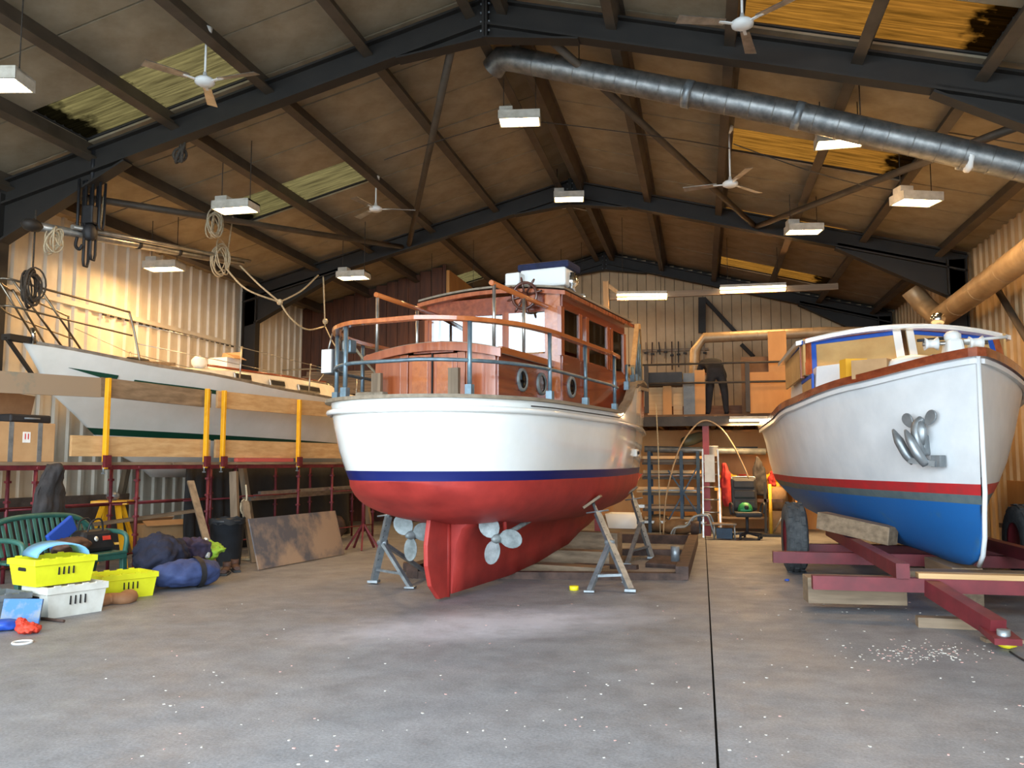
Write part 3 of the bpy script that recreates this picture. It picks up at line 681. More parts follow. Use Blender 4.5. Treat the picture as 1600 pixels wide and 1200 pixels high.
# things fixed to the stern
for x,y in((-.62,-.5),(.42,-.62)): MB().box((x,y,2.3),(.12,.05,.36)).build('fender_board','oldwood_z',mc)
fb=MB().box((-1.15,-.55,2.62),(.14,.3,.28)).build('stern_lamp_box','grayplastic',mc,.02); MB().box((-1.15,-.71,2.62),(.13,.02,.26)).build('lamp_front','whiteplastic',fb); MB().tube([(-1.15,-.68,2.76),(-1.15,-.62,2.94),(-1.15,-.48,2.94),(-1.15,-.42,2.76)],.01,6).build('lamp_handle','alu',fb)
nl=MB().box((-1.0,-.5,2.8),(.12,.12,.15)).build('navigation_lamp','post_grey',mc,.015); MB().tube([(-1.0,-.57,2.76),(-1.0,-.57,2.85)],.035,10).build('lamp_lens','glass',nl)
MB().box((-.45,-.85,2.2),(.35,.12,.08)).build('deck_cleat_pad','teakgrey',mc,.02)
MB().tube(spline([(-1.1,-.3,2.85),(-.98,.0,2.55),(-.85,.2,2.45)],6),.015,6).build('rail_rope','rope',mc)
# ---------------- boat stands ----------------
def stand(label,top,foot,legs,cross=True):
    t=thing('boat_stand',label,'boat stand',(foot[0],foot[1],0),0,'steel boat stands'); o=V((foot[0],foot[1],0))
    top=V(top)-o; f=V((0,0,.03)); d=top-f
    MB().bar(f,f+d*.86,.075,.06).build('main_strut','galv_dull',t)
    MB().tube([f+d*.8,f+d],.022,8).build('screw','galv_dull',t)
    MB().tube([f+d*.86-V((.14,0,0)),f+d*.86+V((.14,.0,.04))],.011,6).build('turn_handle','galv_dull',t)
    MB().box(top,(.26,.22,.035),ry=R(-35) if d.x<0 else R(35)).build('pad','oldwood',t,.006)
    y=f+d*.52
    for l in legs:
        e=V((l[0],l[1],.02))-o; MB().bar(y,e,.06,.04).build('leg','galv_dull',t); MB().box(e,(.12,.1,.02)).build('foot_plate','galv_dull',t)
    MB().box(f,(.13,.11,.03)).build('foot_plate','galv_dull',t)
    e=V((legs[0][0],legs[0][1],.02))-o
    MB().bar(f+d*.16,e+(y-e)*.3,.05,.03).build('cross_bar','galv_dull',t)
    MB().tube([y-V((.06,.0,0)),y+V((.06,0,0))],.035,8).build('pivot','galv_dull',t)
    for k in(.3,.38,.6,.68,.75): MB().tube([f+d*k-V((0,.04,0)),f+d*k+V((0,-.034,0))],.014,6).build('pin_hole','dark_in',t)
    return t
G=lambda x,y,z=0:at(x,y,Z=z)
Mc=Matrix.Translation((-2.78,9.2,0))@Matrix.Rotation(R(-12.5),4,'Z')
def onhull(s,z,sd):
    D=bodyD(s);c=min(1,max(0,(1.31-z)/D));ta=math.acos(c**(1/.9))/(PI/2);return Mc@V((sd*hb(s,-1.12,7.45,1.14)*math.sin(ta*PI/2)**.85,s,z-.02))
a=G(985,926);b_=G(921,926);stand('steel boat stand under the side of the hull, beside the yellow tape roll',onhull(1.9,1.02,1),a,[b_,(a.x-.1,a.y+.75)])
a=G(584,912);b_=G(641,920);stand('steel boat stand behind the far propeller, left of the rudder',onhull(.35,1.0,-1),a,[b_,(a.x+.5,a.y+.75)])
a=G(1018,874);b_=G(980,883);stand('steel boat stand inside the rusty cradle frame near the bow',onhull(5.0,1.05,1),a,[b_,(a.x-.05,a.y+.7)])
stand('steel boat stand on the far side of the hull by the yacht scaffold',onhull(4.2,1.05,-1),(Mc@V((-1.5,4.2,0))),[(Mc@V((-1.2,3.7,0)))[:2],(Mc@V((-1.2,4.8,0)))[:2]])
# ---------------- cradle under the boat ----------------
mat('rust',(92,70,60),.75,.2,(58,44,38),6,.3); mat('red_oxide',(116,38,44),.5,.1,(92,30,35),4,.1); mat('red_dust',(150,86,84),.7,0,(128,66,66),6,.1)
cr=thing('cradle_frame','rusty steel cradle frame lying on the floor under the motor cruiser','cradle',G(1066,906))
o=cr.location.copy()
fr,br=V((0,0,.09)),G(1084,850)-o+V((0,0,.09))
fl_=G(640,905)-o+V((0,.15,.09)); bl=V((fl_.x+.4,br.y,.09))
for a,b_,h_ in((fl_,fr,.09),(bl,br,.16)):
    zz=V((0,0,h_/2-.09));MB().bar(a+zz,b_+zz,.14,h_).build('cross_beam','rust',cr)
for a,b_ in((fr,br),(fl_,bl)): MB().bar(a-V((0,.06,0)),b_+V((0,.06,0)),.16,.17).build('side_beam','rust',cr)
m1=fr*.5+br*.5;m2=fl_*.5+bl*.5;MB().bar(m2,m1,.1,.1).build('middle_beam','rust',cr)
MB().tube([br+V((-.05,.1,.2)),br+V((.1,.1,.2))],.12,14).build('roller','rust',cr); MB().tube([fr+V((-.1,.55,.08)),fr+V((-.1,.55,.28))],.06,10).build('socket','galv_dull',cr)
MB().bar(fr+V((-1.5,.8,-.04)),fr+V((-.6,.45,.0)),.08,.06).build('strut','rust',cr)
def timber(a,b_,w_,h,label,mt='oldwood',name='timber',z=0):
    a=V(a);b_=V(b_);a.z+=h/2;b_.z+=h/2; return tag(MB().bar(a,b_,w_,h).build(name,mt,bevel=.006),label,'timber')
timber(Mc@V((-.5,2.55,0)),Mc@V((1.0,2.5,0)),.3,.12,'wide timber baulk on the floor across under the keel')
timber(Mc@V((-.45,3.45,0)),Mc@V((.75,3.5,0)),.26,.22,'thick timber baulk under the keel behind the wide one')
timber(Mc@V((-.4,4.35,0)),Mc@V((.6,4.35,0)),.25,.42,'tall stack of packing timber under the forward keel')
timber(Mc@V((.55,2.9,.0)),Mc@V((.75,4.6,.0)),.22,.05,'flat plank lying beside the keel timbers')
timber(Mc@V((-1.7,1.8,.02)),Mc@V((-.3,2.6,.02)),.16,.1,'dark plank end showing left of the rudder','rust')
tag(MB().prism([(-.25,-.15),(.2,-.2),(.28,.1),(-.1,.2)],.1,Matrix.Translation(G(1035,888)+V((0,.2,.06)))@Matrix.Rotation(R(15),4,'X')).build('flat_stone','rust',bevel=.02),'brown slab of scrap lying inside the cradle frame','scrap')
tag(MB().tube([G(897,922)+V((0,0,.0)),G(897,922)+V((0,0,.05))],.055,16).build('tape_roll',mat('tape_yellow',(232,216,40),.4) and 'tape_yellow'),'small yellow roll of tape on the floor by the boat stand','tape roll')
bt_=tag(MB().lathe([(.36,.02),(.44,.3),(.42,.3),(.34,.05)],4,Matrix.Translation(G(975,842)+V((0,0,.2)))@Matrix.Rotation(R(40),4,'Z'),0,False).build('white_tub','whiteplastic'),'white plastic tub under the bow behind the far boat stand','tub')
# ================= blue-bottomed motor boat on its trailer =================
mat('hull_white',(226,228,228),.35,0,(212,215,216),2,.02,12); mat('red_line',(196,38,44),.45,0,(170,50,52),5); mat('grey_line',(98,112,112),.6,0,(80,98,104),6,.1)
mat('antifoul_blue',(16,98,168),.6,0,(70,112,134),2.2,.06,30,lo=.2,hi=.42); mat('paper',(196,160,104),.8,0,(180,142,88),3,.25,8); mat('tape_blue',(30,82,176),.6)
mat('cardboard',(186,148,104),.8,0,(170,132,90),3,.05); mat('box_yellow',(232,172,40),.6); mat('anchor_grey',(150,154,156),.4,.6,(126,130,132),6)
BO=at(1540,800,Y=9.2);BO.z=0
mb=thing('motor_boat','white motor boat with blue bottom and red line, bow towards the open door','boat',BO,R(.5))
def h2(s,W,La,p,s0=0): 
    s=s-s0
    return 0 if s<=0 else W*(1-(1-min(s/La,1))**p)
def sheer2(s): return interp(s,[(0,2.56),(1.5,2.44),(3.2,2.3),(5,2.2),(8,2.15)])
R2=[(1.17,1.24,5.2,1.75,.05),(1.28,1.28,5.0,1.8,.04),(1.5,1.34,4.8,1.9,.03),(1.85,1.4,4.6,2.0,.015),(None,1.48,4.4,2.15,0)]
GR=1.08
def kz2(s): return interp(s,[(.05,1.0),(.08,.8),(.16,.63),(.32,.51),(.6,.43),(1.2,.4),(8,.42)])
sl=[.0,.02,.05,.09,.15,.22,.3,.42,.55,.75,1.0,1.3,1.7,2.1,2.6,3.1,3.7,4.4,5.2,6.0,7.0,7.9]
rg=[]
for s in sl:
    half=[]
    for z,W,La,p,s0 in reversed(R2):
        half.append((h2(s,W,La,p,s0)+.018,max(s,s0),z or sheer2(s)))
    w0=h2(s,1.24,5.2,1.75,.05)+.018; e=interp(s,[(0,1.0),(1,1.05),(3.5,1.9),(8,2.3)]); ss=max(s,.05);zk=min(kz2(ss),1.08)
    half.append((w0*((GR-zk)/(1.17-zk))**(1/e) if GR>zk else .018,ss,max(GR,zk)))
    for ta in(.8,.6,.4,.2,.0): half.append((.02+(w0-.02)*ta*.93,ss,zk+(GR-zk)*(ta**e)))
    rg.append([V(p) for p in half]+[V((-p[0],p[1],p[2])) for p in reversed(half)])
n2=len(rg[0])
def hm2(i,j):
    k=j if j<n2//2 else n2-2-j
    return 0 if k<3 else (1 if k==3 else (2 if k==4 else 3))
MB().rings(rg,0,True,False,True,True,hm2).build('hull',['hull_white','red_line','grey_line','antifoul_blue'],mb)
MB().add(rg[-1],[tuple(range(n2))]).build('transom','hull_white',mb)
MB().tube([(0,-.012,2.55),(0,-.012,1.2),(0,.03,1.0),(0,.06,.76),(0,.14,.58),(0,.28,.46)],.024,8).build('stem_band','hull_white',mb)
def sh(off,dz,s0=0,s1=7.9,N=40): return [V((h2(s,1.48,4.4,2.15)+off,s,sheer2(s)+dz)) for s in [s0+(s1-s0)*(i/N)**1.5 for i in range(N+1)]]
a=sh(.02,.03);pth=[V((-p.x,p.y,p.z)) for p in reversed(a)]+a[1:]
ribbon(pth,.11,.09).build('toe_rail','mahog_y',mb)
a=sh(.03,-.06);ribbon([V((-p.x,p.y,p.z)) for p in reversed(a)]+a[1:],.05,.05).build('rubbing_strake','hull_white',mb)
dr=[[V((-h2(s,1.48,4.4,2.15),s,sheer2(s))),V((0,s,sheer2(s)+.05)),V((h2(s,1.48,4.4,2.15),s,sheer2(s)))] for s in sl]
MB().rings(dr,0,True,False,False,True).build('deck','hull_white',mb)
# trunk cabin, windscreen, roof
def bowed(w0,s0,s1,z0,z1,nose,mt,name,th=.03):
    N=10;o_=[];i_=[]
    P=[V((x*w0,s0-nose*(1-abs(x)**2),0)) for x in [k/N*2-1 for k in range(N+1)]]+[V((w0,s1,0)),V((-w0,s1,0))]
    return MB().rings([[p+V((0,0,z0)) for p in P],[V((p.x*.97,p.y+.03,z1)) for p in P]],0,False).build(name,mt,mb)
bowed(1.2,2.6,5.6,2.2,2.76,.75,'hull_white','trunk_cabin')
for sd in(-1,1):
    MB().box((sd*1.2,3.25,2.5),(.03,1.05,.26)).build('trunk_window','paper',mb); MB().box((sd*1.207,3.25,2.65),(.03,1.1,.05)).build('masking_tape','tape_blue',mb); MB().box((sd*1.207,2.72,2.5),(.03,.05,.28)).build('masking_tape','tape_blue',mb)
Cn=V((0,2.75,0));
for sd in(-1,1):
    a=V((sd*.03,2.72,2.72));b_=V((sd*1.26,2.98,2.68)); ta=V((sd*.03,2.98,3.26));tb=V((sd*1.23,3.22,3.16))
    def wq(u0,u1,v0,v1,off,mt,name):
        f=lambda u,v:(a*(1-u)+b_*u)*(1-v)+(ta*(1-u)+tb*u)*v
        nn=(b_-a).cross(ta-a).normalized()*(1 if sd<0 else -1)*1.0
        if nn.y>0:nn=-nn
        q=[f(u0,v0),f(u1,v0),f(u1,v1),f(u0,v1)];q=[p+nn*off for p in q]
        return MB().add(q+[p-nn*.012 for p in q],[(0,1,2,3),(7,6,5,4),(0,4,5,1),(1,5,6,2),(2,6,7,3),(3,7,4,0)]).build(name,mt,mb)
    wq(0,1,0,1,0,'paper','masked_windscreen'); wq(.0,.08,0,1,.02,'gloss_white','centre_post'); wq(.93,1,0,1,.02,'mahog','corner_post'); wq(.08,.93,.9,1.0,.012,'tape_blue','masking_tape'); wq(.88,.93,.0,.9,.012,'tape_blue','masking_tape'); wq(0,1,1.0,1.12,.02,'mahog_y','head_rail')
    # side screens
    MB().bar((sd*1.26,3.05,2.94),(sd*1.26,5.4,2.94),.03,.5).build('masked_side_window','paper',mb)
    MB().bar((sd*1.27,3.05,3.14),(sd*1.27,5.4,3.14),.04,.05).build('masking_tape','tape_blue',mb); MB().bar((sd*1.27,3.25,2.92),(sd*1.27,3.3,2.92),.05,.5).build('side_post','mahog',mb)
rr=[]
for s,wd,zz in((0,1.36,0),(1,1.37,-.02)):
    row=[]
    for k in range(13):
        x=k/6-1; row.append(V((x*wd,(2.8+.32*x*x) if s==0 else 5.6,3.32-.15*x*x+zz)))
    rr.append(row+[p-V((0,0,.06)) for p in reversed(row)])
MB().rings(rr,0,False).build('cabin_roof','gloss_white',mb)
sl_=MB().lathe([(0,0),(.05,0),(.03,.04),(.03,.08)],10,Matrix.Translation((.55,3.4,3.3))).ball((.55,3.4,3.46),(.1,.1,.1),12).build('searchlight','chrome',mb)
# anchor stowed on the bow
ax,asx=0,1.05
aw=-h2(.62,1.4,4.6,2.0,.015)
Ma=mb.matrix_basis
an=MB().box((aw-.03,.62,1.68),(.1,.2,.22),rz=R(-38)).build('anchor_bracket','anchor_grey',mb,.02)
T=Matrix.Translation((aw-.08,.56,1.68))@Matrix.Rotation(R(-52),4,'Z')   # local x along hull towards camera-left, y into the hull, z up
am=MB(T); am.tube(spline([(.02,-.02,-.12),(.02,-.08,.06),(.0,-.06,.2),(.03,.0,.27)],6),.05,8); am.ball((.02,-.05,.12),(.1,.05,.15),10); anc=am.build('anchor_crown','anchor_grey',mb)
for pts,rs in (([(-.05,-.05,-.18),(-.1,-.1,-.1),(-.16,-.14,.05),(-.22,-.15,.17)],[.045,.05,.05,.012]),([(.1,-.06,-.2),(.06,-.13,-.1),(.0,-.16,.05),(-.05,-.17,.16)],[.05,.055,.05,.012])):
    MB(T).tube(spline(pts,4),[rs[min(int(i/4),3)]*(1-(i%4)/4)+rs[min(int(i/4)+1,3)]*(i%4)/4 for i in range(13)],8).build('fluke','anchor_grey',anc)
for x,z in((-.12,.26),(.15,.28)): MB(T@Matrix.Translation((x,-.03,z))@Matrix.Rotation(R(90),4,'X')@Matrix.Rotation(R(35 if x<0 else -35),4,'Z')).prism([(.06*math.cos(k*PI/8)*(1-.25*math.sin(k*PI/8)),-.09*math.sin(k*PI/8)) for k in range(16)],.022).build('palm','anchor_grey',anc,.006)
MB(T).bar((-.08,-.07,-.16),(.2,-.02,-.2),.1,.06).box((.2,.0,-.17),(.1,.1,.12)).build('shank','anchor_grey',anc)
# deck gear standing on the foredeck
def deckthing(b,name,mt,label,cat,bevel=0):
    o=b.build(name,mt,bevel=bevel); return tag(o,label,cat)
Mb=Matrix.Translation(BO)@Matrix.Rotation(R(.5),4,'Z')
def dz(s,x=0): return sheer2(s)+.05*(1-min(1,abs(x)/max(h2(s,1.48,4.4,2.15),.1)))
b=MB(Mb);b.box((-.86,1.75,dz(1.75,.86)+.16),(.26,.2,.3),rz=R(12));deckthing(b,'yellow_box','box_yellow','yellow carton standing on the foredeck rail of the blue-bottomed boat','box')
b=MB(Mb);b.box((-.72,1.4,dz(1.4,.72)+.13),(.4,.2,.22),rz=R(-28));deckthing(b,'cardboard_box','cardboard','open brown cardboard box on the foredeck beside the yellow carton','box')
b=MB(Mb);b.ball((-.28,1.3,dz(1.3,.3)+.12),(.3,.2,.13),12);deckthing(b,'plastic_bag','whiteplastic','crumpled white printed bag lying on the foredeck of the boat','bag')
t=thing('windlass','white anchor windlass with side drums mounted on the foredeck','windlass',Mb@V((-.05,.62,dz(.62))),R(.5))
MB().box((0,0,.12),(.2,.3,.24),taper=.75).build('gear_case','whiteplastic',t,.03); MB().tube([(-.3,0,.2),(.34,0,.2)],.025,8).build('axle','alu',t)
for sx in(-1,1): MB().lathe([(.07,-.06),(.045,-.02),(.045,.03),(.075,.07)],12,Matrix.Translation((sx*.22,0,.2))@Matrix.Rotation(R(90),4,'Y')).build('drum','whiteplastic',t)
MB().tube([(.05,.05,.27),(-.35,.0,.24)],.018,6).build('brake_bar','black',t); MB().ball((0,0,.27),(.09,.11,.07),10).build('cover','whiteplastic',t)
MB().tube([(.1,-.02,.22),(.55,.05,.26)],.018,6).build('handle','whiteplastic',t)
MB().box((-.15,.02,.04),(.16,.2,.08)).build('chain_stopper','chrome',t,.01)
# ---------------- trailer ----------------
tr=thing('boat_trailer','dark red steel boat trailer with drawbar pointing at the open door','trailer',(BO.x,BO.y,0),R(.5))
Ti=(Matrix.Translation((BO.x,BO.y,0))@Matrix.Rotation(R(.5),4,'Z')).inverted()
Lc=lambda x,y,z:Ti@at(x,y,Z=z)
tip=Lc(1560,985,.14); 
n0=Lc(1455,912,.36); tip2=V((n0.x+.02,tip.y,.17)); tip=V((tip.x,tip.y,.15))
xl=Lc(1268,905,.36).x; yb=n0.y+.05
MB().bar((xl,yb,.34),(xl+3.35,yb,.34),.12,.13).build('front_cross_beam','red_oxide',tr)
MB().bar((n0.x,yb-.05,.32),tip,.13,.15).build('drawbar','red_oxide',tr)
MB().bar(tip+V((0,.3,-.01)),tip+V((.0,-.22,-.06)),.2,.05).build('coupling_plate','red_oxide',tr); MB().tube([tip+V((0,-.12,-.07)),tip+V((0,-.12,.02))],.05,10).build('hitch_pin','galv_dull',tr)
yw=(Ti@at(1243,893,Z=0)).y; xw=(Ti@at(1243,893,Z=0)).x
for sx in(-1,1):
    ex_=n0.x+sx*.95
    MB().bar((sx*.87,yb-.1,.475),(sx*.8,yw+1.2,.475),.12,.14).build('side_rail','red_oxide',tr)
    ti=MB();Mw=Matrix.Translation((-sx*xw,yw+.0,.47))@Matrix.Rotation(R(90),4,'Y')
    ti.lathe([(.24,-.13),(.4,-.14),(.455,-.11),(.47,-.05),(.47,.05),(.455,.11),(.4,.14),(.24,.13)],28,Mw,0,False); w_=ti.build('tyre','rubber',tr)
    MB().lathe([(0,-.06),(.12,-.08),(.23,-.1),(.245,-.13),(.245,.13),(.2,.1),(0,.06)],20,Mw,0,False).build('wheel_rim','red_oxide',w_)
    for k in range(14):
        a=k*2*PI/14
        for zz in(-.08,0,.08): MB(Mw).box((.471*math.cos(a+zz*1.5),.471*math.sin(a+zz*1.5),zz),(.012,.13,.05),rz=a+zz*1.5).build('tread_block','rubber',w_)
MB().bar((xl-.15,yw-1.1,.31),(xl+3.2,yw-1.1,.31),.12,.14).build('middle_cross_beam','red_oxide',tr)
MB().bar((xw+.1,yw,.33),(-xw-.1,yw,.33),.1,.1).build('axle','red_oxide',tr)
for fx in(.42,.78): MB().bar((xl+3.35*fx-.2,yb,.42),(xl+3.35*fx-.2,yb+.02,.42),.02,.02).build('bolt','galv_dull',tr)
Mt=Matrix.Translation((BO.x,BO.y,0))@Matrix.Rotation(R(.5),4,'Z')
def tim(a,b_,w_,h,label,mt='oldwood'): return tag(MB(Mt).bar(a,b_,w_,h).build('timber',mt,bevel=.006),label,'timber')
tim((xl+.95,yb,.43),(xl+2.9,yb,.43),.13,.05,'pale packing board lying along the trailer front beam','pine')
tim((-.75,yb+.75,.35),(.6,yb+.75,.35),.28,.09,'grey baulk under the forefoot of the blue keel on the trailer')
tim((-1.15,2.75,.74),(-.42,2.05,.6),.2,.22,'heavy weathered baulk wedged sloping under the blue hull')
tim((xl+.0,yb+.55,.2),(xl+.95,yb+.6,.2),.3,.26,'thick weathered baulk on the floor under the trailer beam')
tim((0,yb+1.0,.198),(0,yb+2.1,.198),.3,.39,'long baulk on the floor carrying the keel of the blue boat','oldwood_y')
q=at(1515,985,Z=0);tag(MB().box((q.x-.1,q.y+.1,.045),(.62,.14,.09),rz=R(-3)).build('timber','oldwood'),'weathered wood block under the trailer drawbar tip','timber'); q=at(1566,1003,Z=0);tag(MB().box((q.x,q.y,.015),(.3,.12,.03),rz=R(5)).build('wood_offcut','oldwood'),'thin grey wood offcut in front of the drawbar tip','offcut')
# ladder lying by the right wall
t=thing('wooden_ladder','old wooden ladder lying on edge beside the right wall behind the trailer','ladder',(4.45,12.6,.0))
for z in(.12,.52): MB().bar((-.0,-2.2,z),(.1,2.2,z),.05,.07).build('stile','oldwood_y',t)
for k in range(12): MB().tube([(.01+.007*k,-2+.36*k,.12),(.01+.007*k,-2+.36*k,.52)],.018,6).build('rung','oldwood_z',t)
tag(MB().box((4.95,14.6,.6),(.06,2.0,1.2)).build('board','ply_orange'),'brown board leaning on the right wall behind the ladder','board')
# ================= sailing yacht, scaffold and boards on the left =================
mat('yacht_white',(226,226,220),.3,0,(214,214,206),1.5,.01); mat('green_stripe',(16,66,50),.4); mat('yacht_deck',(222,216,200),.5,0,(206,198,180),4)
mat('yellow_paint',(238,176,30),.4,0,(222,156,24),8,.05); mat('scaf_red',(120,44,50),.5,.3,(92,34,40),8,.1); mat('bench_green',(50,98,86),.45,0,(42,84,74),6)
YO=at(36,536,X=-9.2); YA=R(-5.5)
ya=thing('sailing_yacht','white sailing yacht with green stripes propped behind the scaffold','yacht',(YO.x,YO.y,0),YA)
ZB=YO.z
def ysh(s): return interp(s,[(0,ZB),(2,ZB-.2),(4.5,ZB-.36),(7,ZB-.4),(9.6,ZB-.32)])
def yw_(s,W,La,p,s0):
    s=s-s0
    if s<=0:return 0
    return W*(1-(1-min(s/La,1))**p)*(1-.35*max(0,(s-5.2)/4.4)**2)
YR=[(1.45,.75,5.6,1.5,2.3),(1.62,1.0,5.4,1.55,1.85),(1.9,1.16,5.2,1.6,1.35),(2.0,1.2,5.1,1.65,1.2),(2.2,1.27,4.9,1.75,.95),(2.5,1.33,4.8,1.8,.5),(None,1.38,4.7,1.9,0)]
rg=[];YN=30
for i in range(YN+1):
    u=(i/YN)**1.4; half=[]
    for z,W,La,p,s0 in reversed(YR):
        s=s0+(9.6-s0)*u; half.append((yw_(s,W,La,p,s0),s,(z-(.024*(s-2) if z<2.1 else 0)) if z else ysh(s)))
    s=2.6+(9.4-2.6)*u; half.append((0,s,1.25-.05*math.sin(PI*u)))
    rg.append([V(p) for p in half]+[V((-p[0],p[1],p[2])) for p in reversed(half[:-1])])
ny=len(rg[0])
def ym(i,j):
    k=j if j<ny//2 else ny-2-j
    return 1 if k==3 else (0 if k<3 else 0)
MB().rings(rg,0,True,False,False,True,ym).build('hull',['yacht_white','green_stripe'],ya)
MB().add(rg[-1],[tuple(range(ny))]).build('transom','yacht_white',ya)
# fin keel standing on the floor
M=Matrix.Rotation(R(90),4,'Y')@Matrix.Rotation(R(90),4,'Z')
MB().prism([(4.0,1.3),(6.4,1.3),(6.1,.12),(4.6,.12)],.2,M).build('fin_keel','yacht_white',ya,.05)
# stripes on the near side of the bow
def side(s,f,off=.012):     # point on the hull side, f 0 at sheer .. 1 at z 2.15
    z=ysh(s)*(1-f)+2.15*f
    best=None
    zs=[(r_[0] or ysh(s),r_) for r_ in YR][::-1]
    for (za,ra),(zb_,rb) in zip(zs,zs[1:]):
        if za>=z>=zb_:
            k=(za-z)/(za-zb_);x=yw_(s,*ra[1:])*(1-k)+yw_(s,*rb[1:])*k
            return V((x+off,s,z))
    return V((0,s,z))
def strip(s0,s1,f0,f1,name,taper=False):
    N=10;rgs=[]
    for i in range(N+1):
        s=s0+(s1-s0)*i/N; k=(i/N) if taper else 1; mid=f0
        a=side(s,f0);b_=side(s,f0+(f1-f0)*k); rgs.append([a,b_,b_-V((.02,0,0)),a-V((.02,0,0))])
    MB().rings(rgs,0,False).build(name,'green_stripe',ya)
strip(.6,1.25,.25,.36,'green_flash',True); strip(1.5,4.9,.28,.36,'green_line')
dk=[[V((-yw_(s,1.38,4.7,1.9,0),s,ysh(s))),V((0,s,ysh(s)+.06)),V((yw_(s,1.38,4.7,1.9,0),s,ysh(s)))] for s in[9.6*(i/24)**1.3 for i in range(25)]]
MB().rings(dk,0,True,False,False,True).build('deck','yacht_deck',ya)
tr_=[V((yw_(s,1.38,4.7,1.9,0)-.02,s,ysh(s)+.025)) for s in[9.6*(i/30)**1.3 for i in range(31)]]
ribbon([V((-p.x,p.y,p.z)) for p in reversed(tr_)]+tr_[1:],.03,.05).build('toe_rail','alu',ya)
# coachroof with windows
cr_=[]
for s,w_,h in((2.5,.4,.02),(2.9,.6,.2),(3.8,.86,.36),(5.2,1.0,.44),(6.9,1.02,.46),(7.3,1.0,.3)):
    z=ysh(s); cr_.append([V((-w_,s,z-.02)),V((-w_*.86,s,z+h*.8)),V((-w_*.4,s,z+h)),V((w_*.4,s,z+h)),V((w_*.86,s,z+h*.8)),V((w_,s,z-.02))])
MB().rings(cr_,0,False,False,True,True).build('coachroof','yacht_deck',ya)
MB().add([cr_[-1][i] for i in range(6)],[tuple(range(6))]).build('companion_bulkhead','yacht_deck',ya)
for sd in(-1,1):
    for s,l in((3.9,.5),(4.85,.5),(5.9,.8)):
        x=sd*(.81 if s<4.5 else .9 if s<5.5 else .95);z=ysh(s)+.2
        f=MB().box((x,s,z),(.05,l,.14),ry=R(-14*sd)).build('window_frame','alu',ya,.02); MB().box((x+sd*.012,s,z),(.05,l-.08,.08),ry=R(-14*sd)).build('window_glass','dark_in',f)
    MB().tube([(sd*.6,3.2,ysh(3.2)+.29),(sd*.86,6.7,ysh(6.7)+.42)],.022,6).build('grab_rail','mahog_y',ya)
    for s in(3.3,5.3,7.4,8.9):
        x=sd*(yw_(s,1.38,4.7,1.9,0)-.06); st=MB().tube([(x,s,ysh(s)),(x,s+.03,ysh(s)+.62)],.014,6).build('stanchion','alu',ya); MB().box((x,s,ysh(s)+.03),(.06,.08,.06)).build('stanchion_base','alu',st)
    P=[V((sd*.12,-.25,ZB+.72)),V((sd*.62,1.5,ysh(1.5)+.62))]
    P+= [V((sd*(yw_(s,1.38,4.7,1.9,0)-.06),s,ysh(s)+.6)) for s in(3.3,5.3,7.4,8.9)]
    MB().tube(P[1:],.006,4).build('guard_wire','alu',ya)
    MB().tube([V((p.x,p.y,p.z-.3)) for p in P[1:]],.006,4).build('guard_wire','alu',ya)
# pulpit
def xw_(s): return yw_(s,1.38,4.7,1.9,0)-.03
top=spline([(xw_(1.5),1.5,ysh(1.5)),(.6,1.35,ZB+.55),(.56,1.2,ZB+.64),(.3,.1,ZB+.75),(.12,-.35,ZB+.82),(0,-.45,ZB+.82)],6)
mat('pulpit_steel',(128,120,106),.3,.9);MB().tube(top+[V((-p.x,p.y,p.z)) for p in reversed(top[:-1])],.016,8).build('pulpit_rail','pulpit_steel',ya)
md=spline([(.58,1.42,ZB+.28),(.28,.1,ZB+.4),(.1,-.3,ZB+.46),(0,-.36,ZB+.46)],6); MB().tube(md+[V((-p.x,p.y,p.z)) for p in reversed(md[:-1])],.014,8).build('pulpit_mid_rail','pulpit_steel',ya)
for sd in(-1,1):
    MB().tube([(sd*.2,.5,ZB-.02),(sd*.12,-.33,ZB+.82)],.016,8).build('pulpit_leg','pulpit_steel',ya); MB().tube([(sd*.3,.75,ZB-.04),(sd*.24,.0,ZB+.77)],.016,8).build('pulpit_leg','pulpit_steel',ya)
MB().box((0,-.08,ZB+.05),(.16,.4,.08)).bar((0,-.28,ZB+.05),(0,.25,ZB-.5),.05,.04).build('bow_roller','steel_dark',ya); MB().tube([(.1,.1,ZB),(.1,.05,ZB+.22)],.03,8).build('bow_post','chrome',ya)
MB().box((.1,2.0,ysh(2)+.12),(.9,.9,.05),rx=R(4)).build('hatch_board','oldwood',ya); MB().ball((.4,1.75,ysh(1.7)+.08),(.16,.3,.1),8).build('windlass_heap','steel_dark',ya)
MB().box((0,7.7,ysh(7.7)+.1),(1.5,1.6,.3)).build('cockpit_coaming','yacht_deck',ya,.05)
for s in(6.9,7.2): MB().lathe([(.07,0),(.05,.06),(.06,.14),(.03,.17),(0,.17)],12,Matrix.Translation((.78,s,ysh(s)+.25))).build('winch','chrome',ya)
sp=spline([(.85,6.4,ysh(6.4)+.4),(.8,6.7,ysh(6.6)+.62),(.4,7.0,ysh(7)+.75),(-.4,7,ysh(7)+.75)],6);MB().tube(sp,.016,6).build('sprayhood_hoop','alu',ya)
for sd in(-1,1):
    for s in(3.4,7.6):
        MB().bar((sd*1.15,s,1.72),(sd*1.5,s,.0),.1,.1).build('hull_prop','oldwood_z',ya)
